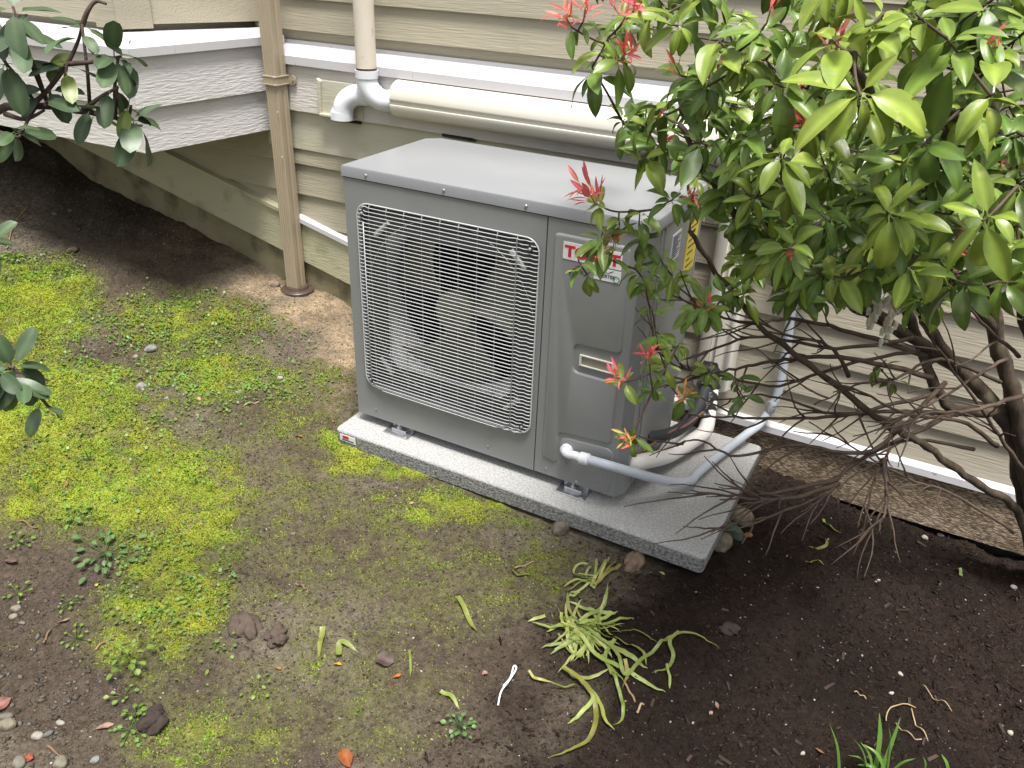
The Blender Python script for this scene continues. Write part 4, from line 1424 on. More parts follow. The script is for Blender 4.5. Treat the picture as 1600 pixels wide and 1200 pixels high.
for a in ((930, 318, 1.62, 7, 0.062, 1, 1.35), (912, 432, 1.60, 5, 0.048, 0), (930, 388, 1.62, 4, 0.055, 0), (958, 392, 1.62, 4, 0.055, 2), (1000, 330, 1.65, 6, 0.06, 0), (968, 352, 1.62, 6, 0.055, 0), (942, 362, 1.60, 5, 0.06, 0), (903, 405, 1.60, 4, 0.055, 0), (992, 420, 1.64, 6, 0.055, 0), (1000, 372, 1.66, 6, 0.058, 0), (1030, 400, 1.72, 6, 0.055, 0), (1025, 520, 1.7, 6, 0.055, 0),
          (1080, 318, 1.75, 4, 0.06, 1), (1010, 440, 1.66, 6, 0.05, 0), (1015, 480, 1.70, 5, 0.05, 2), (1015, 568, 1.66, 3, 0.05, 1), (972, 598, 1.62, 6, 0.052, 1), (985, 690, 1.62, 7, 0.05, 2, 1.2),
          (1070, 622, 1.78, 6, 0.055, 2), (1040, 575, 1.75, 6, 0.055, 0), (1020, 610, 1.68, 6, 0.055, 0), (1060, 540, 1.8, 7, 0.06, 0), (1090, 480, 1.8, 7, 0.06, 0), (1050, 430, 1.75, 7, 0.06, 0),
          (1150, 600, 1.95, 5, 0.055, 0), (1165, 625, 1.95, 4, 0.06, 0), (1370, 570, 2.1, 7, 0.045, 0), (1400, 590, 2.1, 6, 0.045, 0), (1110, 580, 1.85, 6, 0.05, 0),
          (912, 32, 1.45, 4, 0.05, 1, 1.1), (892, 42, 1.46, 2, 0.05, 1), (1005, 25, 1.40, 5, 0.06, 1, 1.2), (972, 95, 1.45, 6, 0.065, 1), (1063, 118, 1.45, 6, 0.07, 3), (1087, 120, 1.44, 4, 0.065, 3), (925, 105, 1.48, 7, 0.07, 0), (950, 60, 1.48, 6, 0.065, 0),
          (1262, 195, 1.25, 6, 0.07, 1), (1315, 118, 1.2, 4, 0.065, 3), (1540, 110, 1.15, 6, 0.075, 3), (1345, 150, 0.98, 6, 0.078, 0), (1555, 145, 1.05, 5, 0.075, 0), (1535, 345, 1.05, 6, 0.07, 0), (1385, 330, 1.1, 7, 0.075, 0),
          (1230, 390, 1.15, 7, 0.068, 0), (1300, 60, 1.05, 7, 0.075, 0), (1220, 240, 1.15, 7, 0.075, 0), (1160, 210, 1.25, 7, 0.07, 0), (1210, 130, 1.2, 7, 0.075, 0), (1120, 60, 1.3, 7, 0.075, 0), (1060, 40, 1.35, 7, 0.07, 0),
          (1480, 60, 1.05, 7, 0.08, 0), (1430, 20, 1.05, 6, 0.08, 0), (1590, 290, 1.1, 6, 0.075, 0), (1500, 440, 1.15, 7, 0.075, 0), (1430, 400, 1.3, 7, 0.07, 0), (1560, 440, 1.2, 6, 0.07, 0),
          (1290, 340, 1.2, 6, 0.07, 0), (1180, 310, 1.3, 7, 0.07, 0), (1440, 230, 1.05, 6, 0.075, 0), (1100, 220, 1.35, 7, 0.07, 0), (1030, 170, 1.4, 7, 0.07, 0), (1000, 250, 1.5, 7, 0.065, 0)):
    T(*a)


def in_canopy(u, v):
    """outline of the leafy mass as the photograph shows it"""
    lim = np.interp(v, [-60, 40, 120, 210, 260, 330, 420, 470, 520], [930, 950, 960, 960, 1030, 1040, 1010, 1060, 1120])
    low = np.interp(u, [950, 1030, 1100, 1180, 1300, 1450, 1600, 1700], [500, 510, 500, 470, 455, 450, 450, 440])
    return u > lim and v < low


cnt = 0
while cnt < 330:
    u, v = random.uniform(930, 1720), random.uniform(-90, 520)
    if not in_canopy(u, v):
        continue
    near = np.interp(u, [930, 1100, 1300, 1600], [1.5, 1.35, 1.15, 1.1])
    if u < 1115 and 315 < v < 440:
        continue
    d = near + (2.15 - near) * random.random() ** 1.1
    T(u, v, d, random.randint(6, 9), random.uniform(0.046, 0.066), 3 if random.random() < 0.05 else 0)
    cnt += 1

for _ in range(135):
    T(random.uniform(1128, 1500), random.uniform(190, 480), random.uniform(1.45, 2.1), random.randint(6, 9), random.uniform(0.05, 0.066), 0)
leaves, reds = [], []
order = sorted(tips, key=lambda t: -t[2])
cen = Vector((1.95, 0.25, 0.5))
for (u, v, d, nl, LL, red, *sz) in order:
    sz = sz[0] if sz else 1.0
    P = Vector(at_d(u, v, d))
    # join the shoot to the nearest wood that lies inwards of it
    best, bd = None, 1e9
    for q, r in nodes:
        e = (P - q).length + 0.35 * max(0, (q - cen).length - (P - cen).length) + 0.25 * max(0, q.z - P.z)
        if e < bd and (P - q).length > 0.02:
            best, bd = q, e
    direc = (P - best)
    dist = direc.length
    outw = (direc.normalized() * 0.6 + Vector((-0.25, -0.45, 0.45)) * 0.8).normalized()
    mid_ = best.lerp(P, 0.55) + Vector((0, 0, -0.06 * dist)) + rnd_unit() * 0.05 * dist
    pth = bez([best, mid_, P], 5)
    nn_ = len(pth)
    rb = min(0.0048, 0.0018 + 0.006 * dist)
    MB().tube(pth, [rb + (0.0014 - rb) * k / (nn_ - 1) for k in range(nn_)], 6).build('twig', M['twig'], shrub, smooth='all')
    for k in range(2, nn_):
        nodes.append((pth[k], 0.003))
    ax = (pth[-1] - pth[-2]).normalized() * 0.45 + outw * 0.7
    ax.normalize()
    base_t = random.choice([(0.62, 0.66, 0.7), (0.85, 0.92, 0.8), (1.0, 1.0, 0.9), (1.25, 1.15, 0.9), (1.35, 1.22, 0.95), (0.75, 0.85, 0.8), (1.5, 1.32, 1.1) if d < 1.35 else (0.7, 0.78, 0.75)])  # last tint paints highlights on near shoots, a darker tone on far ones
    a0 = random.uniform(0, 6.28)
    s1_ = ax.orthogonal().normalized()
    s2_ = ax.cross(s1_)
    nl2 = nl + (1 if red == 0 else 0)
    for k in range(nl2):
        a = a0 + k * 2.4 + random.uniform(-0.25, 0.25)
        el_ = random.uniform(-0.15, 0.55)
        dr = (s1_ * math.cos(a) + s2_ * math.sin(a)) * math.cos(el_) + ax * math.sin(el_)
        dr = (dr + Vector((0, 0, -0.25))).normalized()
        b0 = P - ax * random.uniform(0.0, 0.022)
        L1 = LL * random.uniform(0.55, 1.2)
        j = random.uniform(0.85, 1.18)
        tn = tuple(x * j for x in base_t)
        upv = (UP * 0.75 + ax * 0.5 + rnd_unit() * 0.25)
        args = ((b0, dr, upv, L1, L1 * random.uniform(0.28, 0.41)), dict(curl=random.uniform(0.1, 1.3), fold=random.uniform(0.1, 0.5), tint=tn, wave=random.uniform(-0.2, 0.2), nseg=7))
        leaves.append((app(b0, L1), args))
    if red:
        nr_ = (24 if sz > 1.1 else 16) if red == 1 else 14 if red == 2 else 5
        for k in range(nr_):
            a = a0 + k * 2.4
            el_ = random.uniform(0.35, 1.15) if red != 3 else random.uniform(1.1, 1.4)
            ax2 = (ax + UP * 0.9).normalized()
            t1 = ax2.orthogonal().normalized()
            t2 = ax2.cross(t1)
            dr = (t1 * math.cos(a) + t2 * math.sin(a)) * math.cos(el_) + ax2 * math.sin(el_)
            b0 = P + ax2 * random.uniform(0.002, 0.030) * sz + rnd_unit() * 0.008 * sz
            L1 = random.uniform(0.018, 0.042) * sz * (0.75 if red == 2 else 1)
            tn = (random.uniform(0.85, 1.1), random.uniform(0.7, 1.3), random.uniform(0.7, 1.4)) if red != 2 else (random.uniform(0.6, 0.95), random.uniform(0.8, 2.6), random.uniform(0.5, 1.0))
            reds.append((app(b0, L1), ((b0, dr, ax2, L1, L1 * random.uniform(0.13, 0.22)), dict(curl=random.uniform(-0.5, 0.9), fold=0.4, tint=tn, nseg=5))))
        MB().tube([P, P + (ax + UP * 0.9).normalized() * 0.018 * sz], [0.0016, 0.001], 6, tint=(0.5, 1.4, 0.8)).build('shoot_stalk', M['red_leaf'], shrub, tint=True)
emit_leaves(leaves, shrub, M['leaf'], 300)
emit_leaves(reds, shrub, M['red_leaf'], 160, 'red_leaf', 'red_foliage')
# cream flower strings hanging in the shrub
for (u, v, d, n) in ((1385, 455, 1.95, 7), (1398, 470, 1.97, 9), (1372, 462, 1.98, 6), (1408, 465, 1.99, 7)):
    P = Vector(at_d(u, v, d))
    fl_ = MB()
    q = P.copy()
    for k in range(n):
        q = q + Vector((random.uniform(-0.006, 0.006), random.uniform(-0.006, 0.006), -0.011))
        o_ = Vector((random.uniform(-0.009, 0.009), random.uniform(-0.008, 0.008), 0))
        fl_.lathe([(0.0012, 0.006), (0.005, 0.003), (0.0056, -0.004), (0.0038, -0.010), (0.0048, -0.0125)], q + o_, n=8)
    fl_.tube([P + Vector((0, 0, 0.03)), P, q], 0.0012, 5)
    fl_.build('flower_string', M['petal'], shrub, smooth=True)
place_root(shrub, basep)

# ------------------------------------------------------------------ rhododendron reaching in from the left
rh = thing('rhododendron_shrub', 'rhododendron branches with leathery blunt dark leaves reaching in before the bay', 'shrub')
rbase = Vector((-0.10, -1.35, float(gh(-0.10, -1.35)) - 0.02))
rst = [
    [rbase, rbase + Vector((0.02, 0.03, 0.35))] + D_([(-200, 420, 1.62), (-110, 300, 1.58), (-30, 185, 1.55), (60, 165, 1.52), (150, 178, 1.50), (210, 196, 1.50)]),
    [rbase + Vector((0.0, 0.02, 0)), rbase + Vector((0.03, -0.02, 0.3))] + D_([(-190, 640, 1.50), (-110, 610, 1.45), (-40, 590, 1.42), (20, 575, 1.40)]),
]
rr0 = [(0.016, 0.003), (0.012, 0.003)]
rnodes = []
for pts, (r0, r1) in zip(rst, rr0):
    path = bez(pts, 7)
    n = len(path)
    path = [p + rnd_unit() * 0.003 for p in path]
    MB().tube(path, [r0 + (r1 - r0) * (k / (n - 1)) ** 0.6 for k in range(n)], 8).build('branch', M['rtwig'], rh, smooth='all')
    rnodes += path[n // 3:]
sub = [[(48, 166, 1.52), (75, 140, 1.5), (105, 100, 1.48), (122, 64, 1.47), (128, 40, 1.46)], [(128, 40, 1.46), (138, 15, 1.45), (150, 2, 1.45), (166, 6, 1.44)], [(105, 100, 1.48), (150, 96, 1.46), (190, 88, 1.45)],
       [(130, 172, 1.5), (160, 150, 1.48), (185, 136, 1.47)], [(-30, 185, 1.55), (0, 70, 1.52), (28, 45, 1.5)], [(8, 178, 1.53), (40, 186, 1.5), (70, 172, 1.5)], [(20, 575, 1.4), (45, 600, 1.39), (80, 640, 1.38)],
       [(-40, 190, 1.5), (-5, 205, 1.48), (30, 215, 1.46)], [(-110, 300, 1.58), (-40, 350, 1.5), (-5, 382, 1.46)]]
for s_ in sub:
    path = bez(D_(s_), 5)
    n = len(path)
    MB().tube(path, [0.0042 - 0.0022 * k / (n - 1) for k in range(n)], 7).build('twig', M['rtwig'], rh, smooth='all')
rtips = [(222, 196, 1.48, 5, 0.078, (0.8, 0.3, -0.35)), (205, 165, 1.47, 3, 0.07, (0.8, 0.2, 0.0)), (185, 88, 1.45, 6, 0.07, (0.7, 0.2, 0.1)), (128, 38, 1.45, 7, 0.06, (0.1, 0.1, 0.9)), (183, 138, 1.46, 5, 0.06, (0.7, 0.3, 0.2)), (105, 98, 1.47, 4, 0.06, (0.2, 0.0, 0.4)),
         (75, 138, 1.49, 4, 0.07, (0.3, -0.2, 0.2)), (28, 45, 1.47, 5, 0.075, (0.3, 0, 0.6)), (6, 95, 1.48, 6, 0.085, (0.3, -0.3, 0.2)), (70, 165, 1.48, 3, 0.065, (0.4, -0.3, -0.4)), (150, 178, 1.49, 5, 0.065, (0.6, 0, -0.5)),
         (30, 214, 1.45, 6, 0.058, (0.5, 0, -0.4)), (22, 575, 1.39, 8, 0.066, (0.5, -0.2, 0.2)), (78, 638, 1.38, 3, 0.05, (0.6, 0.2, -0.4)), (0, 600, 1.38, 6, 0.066, (0.2, -0.2, -0.4)), (45, 610, 1.38, 5, 0.06, (0.3, 0, -0.6)), (-2, 384, 1.45, 4, 0.06, (0.5, 0.1, 0)),
         (20, 10, 1.46, 6, 0.075, (0.3, -0.2, 0.3))]
rl_ = []
for (u, v, d, n, L0, ax) in rtips:
    P = Vector(at_d(u, v, d))
    ax = Vector(ax).normalized()
    s1_ = ax.orthogonal().normalized()
    s2_ = ax.cross(s1_)
    near = min(rnodes, key=lambda q: (q - P).length)
    if (near - P).length < 0.2:
        MB().tube([near, near.lerp(P, 0.5) + rnd_unit() * 0.005, P], [0.003, 0.0026, 0.002], 6).build('twig', M['rtwig'], rh, smooth='all')
    a0 = random.uniform(0, 6)
    for k in range(n):
        a = a0 + 2.4 * k
        el_ = random.uniform(-0.1, 0.55)
        dr = (s1_ * math.cos(a) + s2_ * math.sin(a)) * math.cos(el_) + ax * math.sin(el_) + Vector((0, 0, -0.35))
        L1 = L0 * random.uniform(0.7, 1.1)
        if random.random() < 0.08:
            tn = (2.3, 1.9, 0.7)
        else:
            j = random.uniform(0.75, 1.25)
            tn = (j, j, j * random.uniform(0.9, 1.1))
        b0 = P - ax * random.uniform(0, 0.02)
        rl_.append((app(b0, L1), ((b0, dr, UP * 0.9 + ax * 0.4 + rnd_unit() * 0.3, L1, L1 * random.uniform(0.34, 0.45)), dict(curl=random.uniform(0.1, 0.8), fold=random.uniform(-0.05, 0.35), tint=tn, shape='oval', petiole=0.16, nseg=8, wave=random.uniform(-0.12, 0.12)))))
emit_leaves(rl_, rh, M['rleaf'], 300)
place_root(rh, rbase)

# ------------------------------------------------------------------ ground cover that nobody could count
def sample(n, x0, x1, y0, y1, w):
    xs_, ys_ = [], []
    tot = 0
    while tot < n:
        x = rng.uniform(x0, x1, n * 2)
        y = rng.uniform(y0, y1, n * 2)
        P = np.stack([x, y, gbase(x, y)], 1)
        px = to_px(P)
        ok = (px[:, 0] > -60) & (px[:, 0] < 1660) & (px[:, 1] > 150) & (px[:, 1] < 1290)
        inpad = (x > PADX0 - 0.004) & (x < PADX1 + 0.004) & (y > PADY0 - 0.004) & (y < PADY1)
        ok &= ~inpad
        ok &= rng.random(n * 2) < w(x, y)
        xs_.append(x[ok])
        ys_.append(y[ok])
        tot += ok.sum()
        if len(xs_) > 60:
            break
    return np.concatenate(xs_)[:n], np.concatenate(ys_)[:n]


def soup(name, V, F, C, mat, label, cat):
    """V (n,k,3) vertex blocks, F faces of one block, C (n,3)"""
    n, k = V.shape[:2]
    me = bpy.data.meshes.new(name)
    me.vertices.add(n * k)
    me.vertices.foreach_set('co', V.astype(np.float32).ravel())
    F = np.array(F)
    fk = F.shape[1]
    allf = (F[None] + (np.arange(n) * k)[:, None, None]).reshape(-1, fk)
    me.loops.add(allf.size)
    me.loops.foreach_set('vertex_index', allf.ravel().astype(np.int32))
    me.polygons.add(len(allf))
    me.polygons.foreach_set('loop_start', np.arange(0, allf.size, fk, dtype=np.int32))
    me.polygons.foreach_set('loop_total', np.full(len(allf), fk, np.int32))
    me.update(calc_edges=True)
    at = me.color_attributes.new('tint', 'FLOAT_COLOR', 'POINT')
    a = np.ones((n * k, 4), np.float32)
    a[:, :3] = np.repeat(C, k, axis=0)
    at.data.foreach_set('color', a.ravel())
    me.materials.append(mat)
    o = bpy.data.objects.new(name, me)
    COL.objects.link(o)
    return tag(o, label, cat, kind='stuff')


def gsurf(x, y):
    m = moss_at(x, y)
    return gh(x, y) + 0.006 * m


VX0, VX1, VY0, VY1 = -2.5, 2.35, -1.5, 0.66
# moss shoots: tiny curved blades
n = 125000
x, y = sample(n, VX0, VX1, VY0, VY1, lambda a, b: np.clip((moss_at(a, b) - 0.20) * 1.9, 0.0, 1) ** 0.8 + 0.05 * (moss_at(a, b) > 0.08))
n = len(x)
z = gsurf(x, y) - 0.001
dst = np.sqrt((x - CAM[0]) ** 2 + (y - CAM[1]) ** 2 + (z - CAM[2]) ** 2)
az = rng.uniform(0, 2 * np.pi, n)
tl = rng.uniform(0.25, 1.25, n)
ln = rng.uniform(0.004, 0.010, n) * (0.7 + 0.6 * vnoise(x, y, 0.05, 61) + 0.3)
wd = rng.uniform(0.0009, 0.0019, n) * (0.6 + 0.25 * dst)
dx, dy = np.cos(az), np.sin(az)
V = np.zeros((n, 4, 3))
base_ = np.stack([x, y, z], 1)
side = np.stack([-dy, dx, np.zeros(n)], 1) * wd[:, None]
tipv = np.stack([dx * np.sin(tl), dy * np.sin(tl), np.cos(tl)], 1) * ln[:, None]
V[:, 0] = base_ - side
V[:, 1] = base_ + tipv * 0.55 - side * 0.2 + side * 1.4
V[:, 2] = base_ + tipv + np.array([0, 0, -0.001])
V[:, 3] = base_ + tipv * 0.55 - side * 1.2
pt = vnoise(x, y, 0.12, 62) + 0.5
C = np.stack([0.70 + 0.32 * rng.random(n) * pt + 0.2 * pt, 0.80 + 0.4 * rng.random(n), 0.6 + 0.8 * rng.random(n)], 1)
mm_ = moss_at(x, y)
C *= (0.6 + 0.5 * np.clip(mm_ * 1.3, 0, 1))[:, None] * (0.8 + 0.5 * (fbm(x, y, 0.09, 63, 3) + 0.3))[:, None]
dry = rng.random(n) < 0.06
C[dry] = np.array([1.15, 0.85, 2.6]) * rng.uniform(0.5, 0.9, (dry.sum(), 1))
soup('moss', V, [(0, 1, 2, 3)], C, M['moss'], 'bright yellow-green moss carpeting the soil', 'moss')

# clover-like seedlings: small round leaves just above the moss
n = 3400
CL_ = blobs([(270, 520, 150, 50, 1.0), (330, 600, 110, 45, 1.0), (60, 415, 60, 20, 0.9), (270, 920, 80, 90, 0.8), (240, 590, 160, 60, 0.6), (150, 700, 140, 80, 0.25), (90, 540, 60, 40, 0.4), (480, 600, 60, 30, .3)])
x, y = sample(n, VX0, VX1, VY0, VY1, lambda a, b: np.clip(zone(CL_, a, b) * (0.6 + 1.6 * fbm(a, b, 0.06, 71, 2)), 0, 1))
n = len(x)
z = gsurf(x, y) + rng.uniform(0.004, 0.016, n)
r = rng.uniform(0.0022, 0.0055, n)
a0 = rng.uniform(0, 6.28, n)
nx1, ny1 = rng.normal(0, 0.35, n), rng.normal(0, 0.35, n)
V = np.zeros((n, 6, 3))
for k in range(6):
    a = a0 + k * math.pi / 3
    ca_, sa_ = np.cos(a), np.sin(a)
    V[:, k, 0] = x + r * ca_
    V[:, k, 1] = y + r * sa_
    V[:, k, 2] = z - r * (ca_ * nx1 + sa_ * ny1)
C = np.stack([0.8 + 0.6 * rng.random(n), 0.85 + 0.5 * rng.random(n), 0.8 + 1.0 * rng.random(n)], 1)
soup('seedlings', V, [(0, 1, 2, 3, 4, 5)], C, M['weed'], 'tiny round-leaved seedlings growing through the moss', 'seedlings')

# soil crumbs and mulch chips
OCT_V = np.array([(1, 0, 0), (-1, 0, 0), (0, 1, 0), (0, -1, 0), (0, 0, 1), (0, 0, -1)], float)
OCT_F = [(0, 2, 4), (2, 1, 4), (1, 3, 4), (3, 0, 4), (2, 0, 5), (1, 2, 5), (3, 1, 5), (0, 3, 5)]


def crumbs(n, w, smin, smax, cfun, name, label, cat, flat=0.7, elong=1.0, power=2.5):
    x, y = sample(n, VX0, VX1, VY0, VY1, w)
    n = len(x)
    s = smin + (smax - smin) * rng.random(n) ** power
    V = OCT_V[None] * (1 + rng.uniform(-0.4, 0.4, (n, 6, 3))) * s[:, None, None]
    V[:, :, 0] *= rng.uniform(0.8, 1.2 * elong, (n, 1))
    V[:, :, 2] *= flat
    t = rng.uniform(-0.5, 0.5, n)
    zz_ = V[:, :, 2] * np.cos(t)[:, None] + V[:, :, 0] * np.sin(t)[:, None]
    V[:, :, 0] = V[:, :, 0] * np.cos(t)[:, None] - V[:, :, 2] * np.sin(t)[:, None]
    V[:, :, 2] = zz_
    a = rng.uniform(0, 6.28, n)
    X = V[:, :, 0] * np.cos(a)[:, None] - V[:, :, 1] * np.sin(a)[:, None]
    Y = V[:, :, 0] * np.sin(a)[:, None] + V[:, :, 1] * np.cos(a)[:, None]
    V[:, :, 0], V[:, :, 1] = X + x[:, None], Y + y[:, None]
    V[:, :, 2] += (gsurf(x, y) + s * flat * 0.3)[:, None]
    soup(name, V, OCT_F, cfun(n, x, y), M['grit'], label, cat)


def soilcol(n, x, y):
    k = rng.uniform(0.6, 1.5, (n, 1))
    m = mulch(x, y)[:, None]
    s_ = np.clip(zone(SB_, x, y), 0, 1)[:, None]
    return (np.array([[0.080, 0.062, 0.046]]) * (1 - s_) + np.array([[0.30, 0.23, 0.15]]) * s_) * (1 - m) * k + np.array([[0.0215, 0.0148, 0.0118]]) * m * k


crumbs(60000, lambda a, b: np.clip(0.95 - 1.1 * moss_at(a, b), 0.05, 1), 0.0008, 0.0046, soilcol, 'soil_crumbs', 'loose crumbs of bare soil', 'soil')
crumbs(9000, lambda a, b: mulch(a, b) * (0.45 + 0.9 * (fbm(a, b, 0.2, 81, 3) + 0.3)), 0.0012, 0.0055, lambda n, x, y: np.array([[0.022, 0.0142, 0.012]]) * rng.uniform(0.5, 2.2, (n, 1)) * np.array([[1.05, 1, 0.95]]), 'bark_mulch', 'dark shredded bark mulch scattered over the bed', 'mulch', 0.35, 3.2)
crumbs(2600, lambda a, b: 0.35 + 0.65 * zone(SB_, a, b), 0.0010, 0.0034, lambda n, x, y: rng.uniform(0.15, 0.5, (n, 1)) * np.array([[1, 0.93, 0.82]]), 'pale_grit', 'pale grit specks scattered on the soil', 'grit', 0.7, 1.6, 4)
PB_ = blobs([(60, 1090, 110, 90, 1.0), (40, 980, 60, 40, 0.5), (90, 330, 80, 40, 0.3)])
crumbs(330, lambda a, b: zone(PB_, a, b), 0.002, 0.009, lambda n, x, y: rng.uniform(0.05, 0.17, (n, 1)) * np.array([[1, 0.88, 0.74]]), 'gravel', 'small gravel strewn over bare soil', 'gravel', 0.7, 1.3, 2)

# ------------------------------------------------------------------ stones, one by one
def stone(u, v, r, tint, label, grp=None, sink=0.3, el=1.25, xyz=None, rough=0.0):
    P = Vector(xyz) if xyz else gp(u, v)
    bm = bmesh.new()
    bmesh.ops.create_icosphere(bm, subdivisions=4 if rough else 3, radius=1)
    sx, sy, sz = r * el * random.uniform(0.9, 1.1), r * random.uniform(0.85, 1.1), r * random.uniform(0.62, 0.8)
    ph = random.uniform(0, 6)
    for w in bm.verts:
        k = 1 + 0.10 * math.sin(2.3 * w.co.x + ph) + 0.09 * math.sin(3.1 * w.co.y + 2 * ph) + 0.22 * float(fbm(w.co.x + w.co.z * 0.6 + ph, w.co.y - w.co.z * 0.8 + ph, 1.1, 93, 2))
        if rough:
            k += rough * float(fbm(w.co.x * 1.3 + w.co.z, w.co.y * 1.3 - w.co.z * 0.7, 0.8, 91, 4))
        w.co = Vector((w.co.x * sx * k, w.co.y * sy * k, w.co.z * sz * k))
    bmesh.ops.rotate(bm, verts=bm.verts, matrix=Matrix.Rotation(random.uniform(0, 6.28), 3, 'Z'))
    vs_ = [w.co.copy() for w in bm.verts]
    fs = [tuple(q.index for q in f.verts) for f in bm.faces]
    bm.free()
    o = MB().add(vs_, fs, tint).build('stone' if r > 0.018 else 'pebble', M['stone'], None, smooth='all', tint=True)
    o.location = P + Vector((0, 0, sz * (1 - 2 * sink)))
    return tag(o, label, 'stone' if r > 0.018 else 'pebble', grp)


stone(0, 0, 0.034, (0.36, 0.25, 0.17), 'rough brown stone under the front edge of the pad by the cut leaves', xyz=(1.035, -0.115, float(gh(1.035, -0.115)) - 0.004), el=1.5, sink=0.42, rough=0.45)
stone(0, 0, 0.040, (0.38, 0.31, 0.22), 'tan stone under the right edge of the pad, nearest the mesh strip', xyz=(1.235, 0.30, float(gh(1.235, 0.30))), el=1.2, sink=0.2)
stone(0, 0, 0.030, (0.13, 0.20, 0.15), 'smooth green stone under the right edge of the pad', xyz=(1.236, 0.205, float(gh(1.236, 0.205))), el=1.2, sink=0.2)
stone(0, 0, 0.034, (0.33, 0.29, 0.22), 'buff stone under the right edge of the pad beside the green stone', xyz=(1.222, 0.125, float(gh(1.222, 0.125))), el=1.3, sink=0.2)
stone(0, 0, 0.028, (0.26, 0.22, 0.17), 'brown stone half hidden under the mossy front edge of the pad', xyz=(0.80, -0.085, float(gh(0.80, -0.085))), el=1.4, sink=0.25)
stone(236, 547, 0.020, (0.36, 0.37, 0.35), 'grey stone lying in the moss between weeds')
stone(222, 606, 0.019, (0.42, 0.41, 0.38), 'pale stone in the bare hollow in the moss')
stone(428, 446, 0.024, (0.36, 0.28, 0.19), 'sandy stone beside the downspout ring', sink=0.35)
stone(115, 393, 0.019, (0.22, 0.15, 0.115), 'reddish stone on bare soil under the bay')
for (u, v, r, t) in ((25, 952, 0.011, (0.38, 0.34, 0.26)), (20, 965, 0.009, (0.4, 0.36, 0.27)), (12, 1135, 0.016, (0.34, 0.31, 0.22)), (8, 1122, 0.012, (0.24, 0.22, 0.18)), (58, 1152, 0.010, (0.5, 0.46, 0.40)), (75, 1148, 0.008, (0.22, 0.22, 0.22)),
                     (94, 1131, 0.008, (0.5, 0.47, 0.42)), (95, 1195, 0.014, (0.34, 0.31, 0.23)), (30, 1195, 0.015, (0.3, 0.28, 0.22)), (150, 1188, 0.008, (0.36, 0.37, 0.36)), (35, 974, 0.006, (0.3, 0.28, 0.25)), (260, 623, 0.007, (0.4, 0.4, 0.38)), (372, 615, 0.012, (0.42, 0.38, 0.32)),
                     (437, 592, 0.011, (0.6, 0.56, 0.50)), (458, 835, 0.007, (0.3, 0.26, 0.2)), (212, 559, 0.010, (0.42, 0.4, 0.32)), (375, 613, 0.008, (0.44, 0.41, 0.36)), (85, 335, 0.010, (0.26, 0.23, 0.19)), (110, 330, 0.010, (0.28, 0.25, 0.2))):
    hue = 'grey' if max(t) - min(t) < 0.05 else 'tan' if t[0] > 0.31 else 'brown'
    size = 'larger rounded' if r > 0.0115 else 'rounded' if r > 0.0085 else 'tiny'
    spot = 'gravelly soil' if v > 1100 else 'the bare bank below the bay' if v < 360 else 'dark soil by the weeds' if u < 60 else 'the moss edge'
    lab = f'{size} {hue} pebble lying on {spot}'
    stone(u, v, r, t, lab, 'pebbles scattered over the yard')
for (u, v, r) in ((1407, 1054, 0.0055), (1393, 1084, 0.005), (1578, 1146, 0.006), (1254, 1178, 0.005), (1445, 841, 0.008), (1470, 837, 0.008), (1584, 918, 0.008), (1373, 907, 0.004), (1200, 900, 0.003)):
    stone(u, v, r, (0.62, 0.58, 0.50), 'small white chip on the dark mulch', 'white chips on the mulch')
stone(1167, 837, 0.011, (0.55, 0.20, 0.06), 'orange nut-like pebble on dark soil right of the pad')


# ------------------------------------------------------------------ fallen leaves
def fallen(u, v, L, wd, tint, label, ang, grp=None, curl=0.5, shape='lance'):
    P = gp(u, v, 0.006)
    mb = MB()
    dr = Vector((math.cos(ang), math.sin(ang), 0.05))
    leaf_geo(mb, Vector((0, 0, 0)) - dr * L / 2, dr, UP + rnd_unit() * 0.35, L, wd, curl=curl * random.uniform(-1, 1), fold=0.35, tint=tint, shape=shape, wave=0.25)
    o = mb.build('fallen_leaf', M['dead'], None, smooth='all', tint=True, fix=False)
    o.location = P
    return tag(o, label, 'leaf', grp)


fallen(466, 684, 0.035, 0.010, (0.50, 0.17, 0.03), 'slim orange leaf on bare soil left of the pad', 0.5)
fallen(599, 1033, 0.055, 0.040, (0.13, 0.095, 0.082), 'broad dark brown leaf lying flat by green scraps', 0.2, shape='oval', curl=0.1)
fallen(620, 1060, 0.024, 0.012, (0.60, 0.17, 0.05), 'small orange leaf beside the broad dark leaf', 0.9)
fallen(527, 1040, 0.022, 0.012, (0.62, 0.36, 0.06), 'small golden leaf between green scraps', 0.6)
fallen(434, 1047, 0.020, 0.010, (0.48, 0.20, 0.10), 'small rusty leaf on the moss edge', 0.2)
fallen(540, 1186, 0.060, 0.030, (0.42, 0.13, 0.04), 'rust coloured leaf with ragged edge on mossy soil', -0.6)
fallen(152, 917, 0.016, 0.010, (0.62, 0.58, 0.10), 'tiny yellow leaf on dark soil by the weeds', -0.3, shape='oval')
fallen(163, 1138, 0.042, 0.016, (0.42, 0.28, 0.21), 'pale tan leaf on gravelly soil', 0.9)
fallen(100, 974, 0.034, 0.012, (0.40, 0.29, 0.22), 'narrow tan leaf on bare soil among pebbles', 0.8)
fallen(46, 1187, 0.024, 0.020, (0.42, 0.09, 0.05), 'dark red leaf among gravel', 0.3)
fallen(0, 1105, 0.05, 0.03, (0.30, 0.13, 0.10), 'maroon leaf among gravel', 1.4)
fallen(643, 789, 0.018, 0.009, (0.55, 0.30, 0.16), 'small copper leaf on the mossy soil before the pad', 0.9)
fallen(521, 661, 0.016, 0.009, (0.52, 0.30, 0.20), 'small tan leaf at the left end of the pad', -0.9)
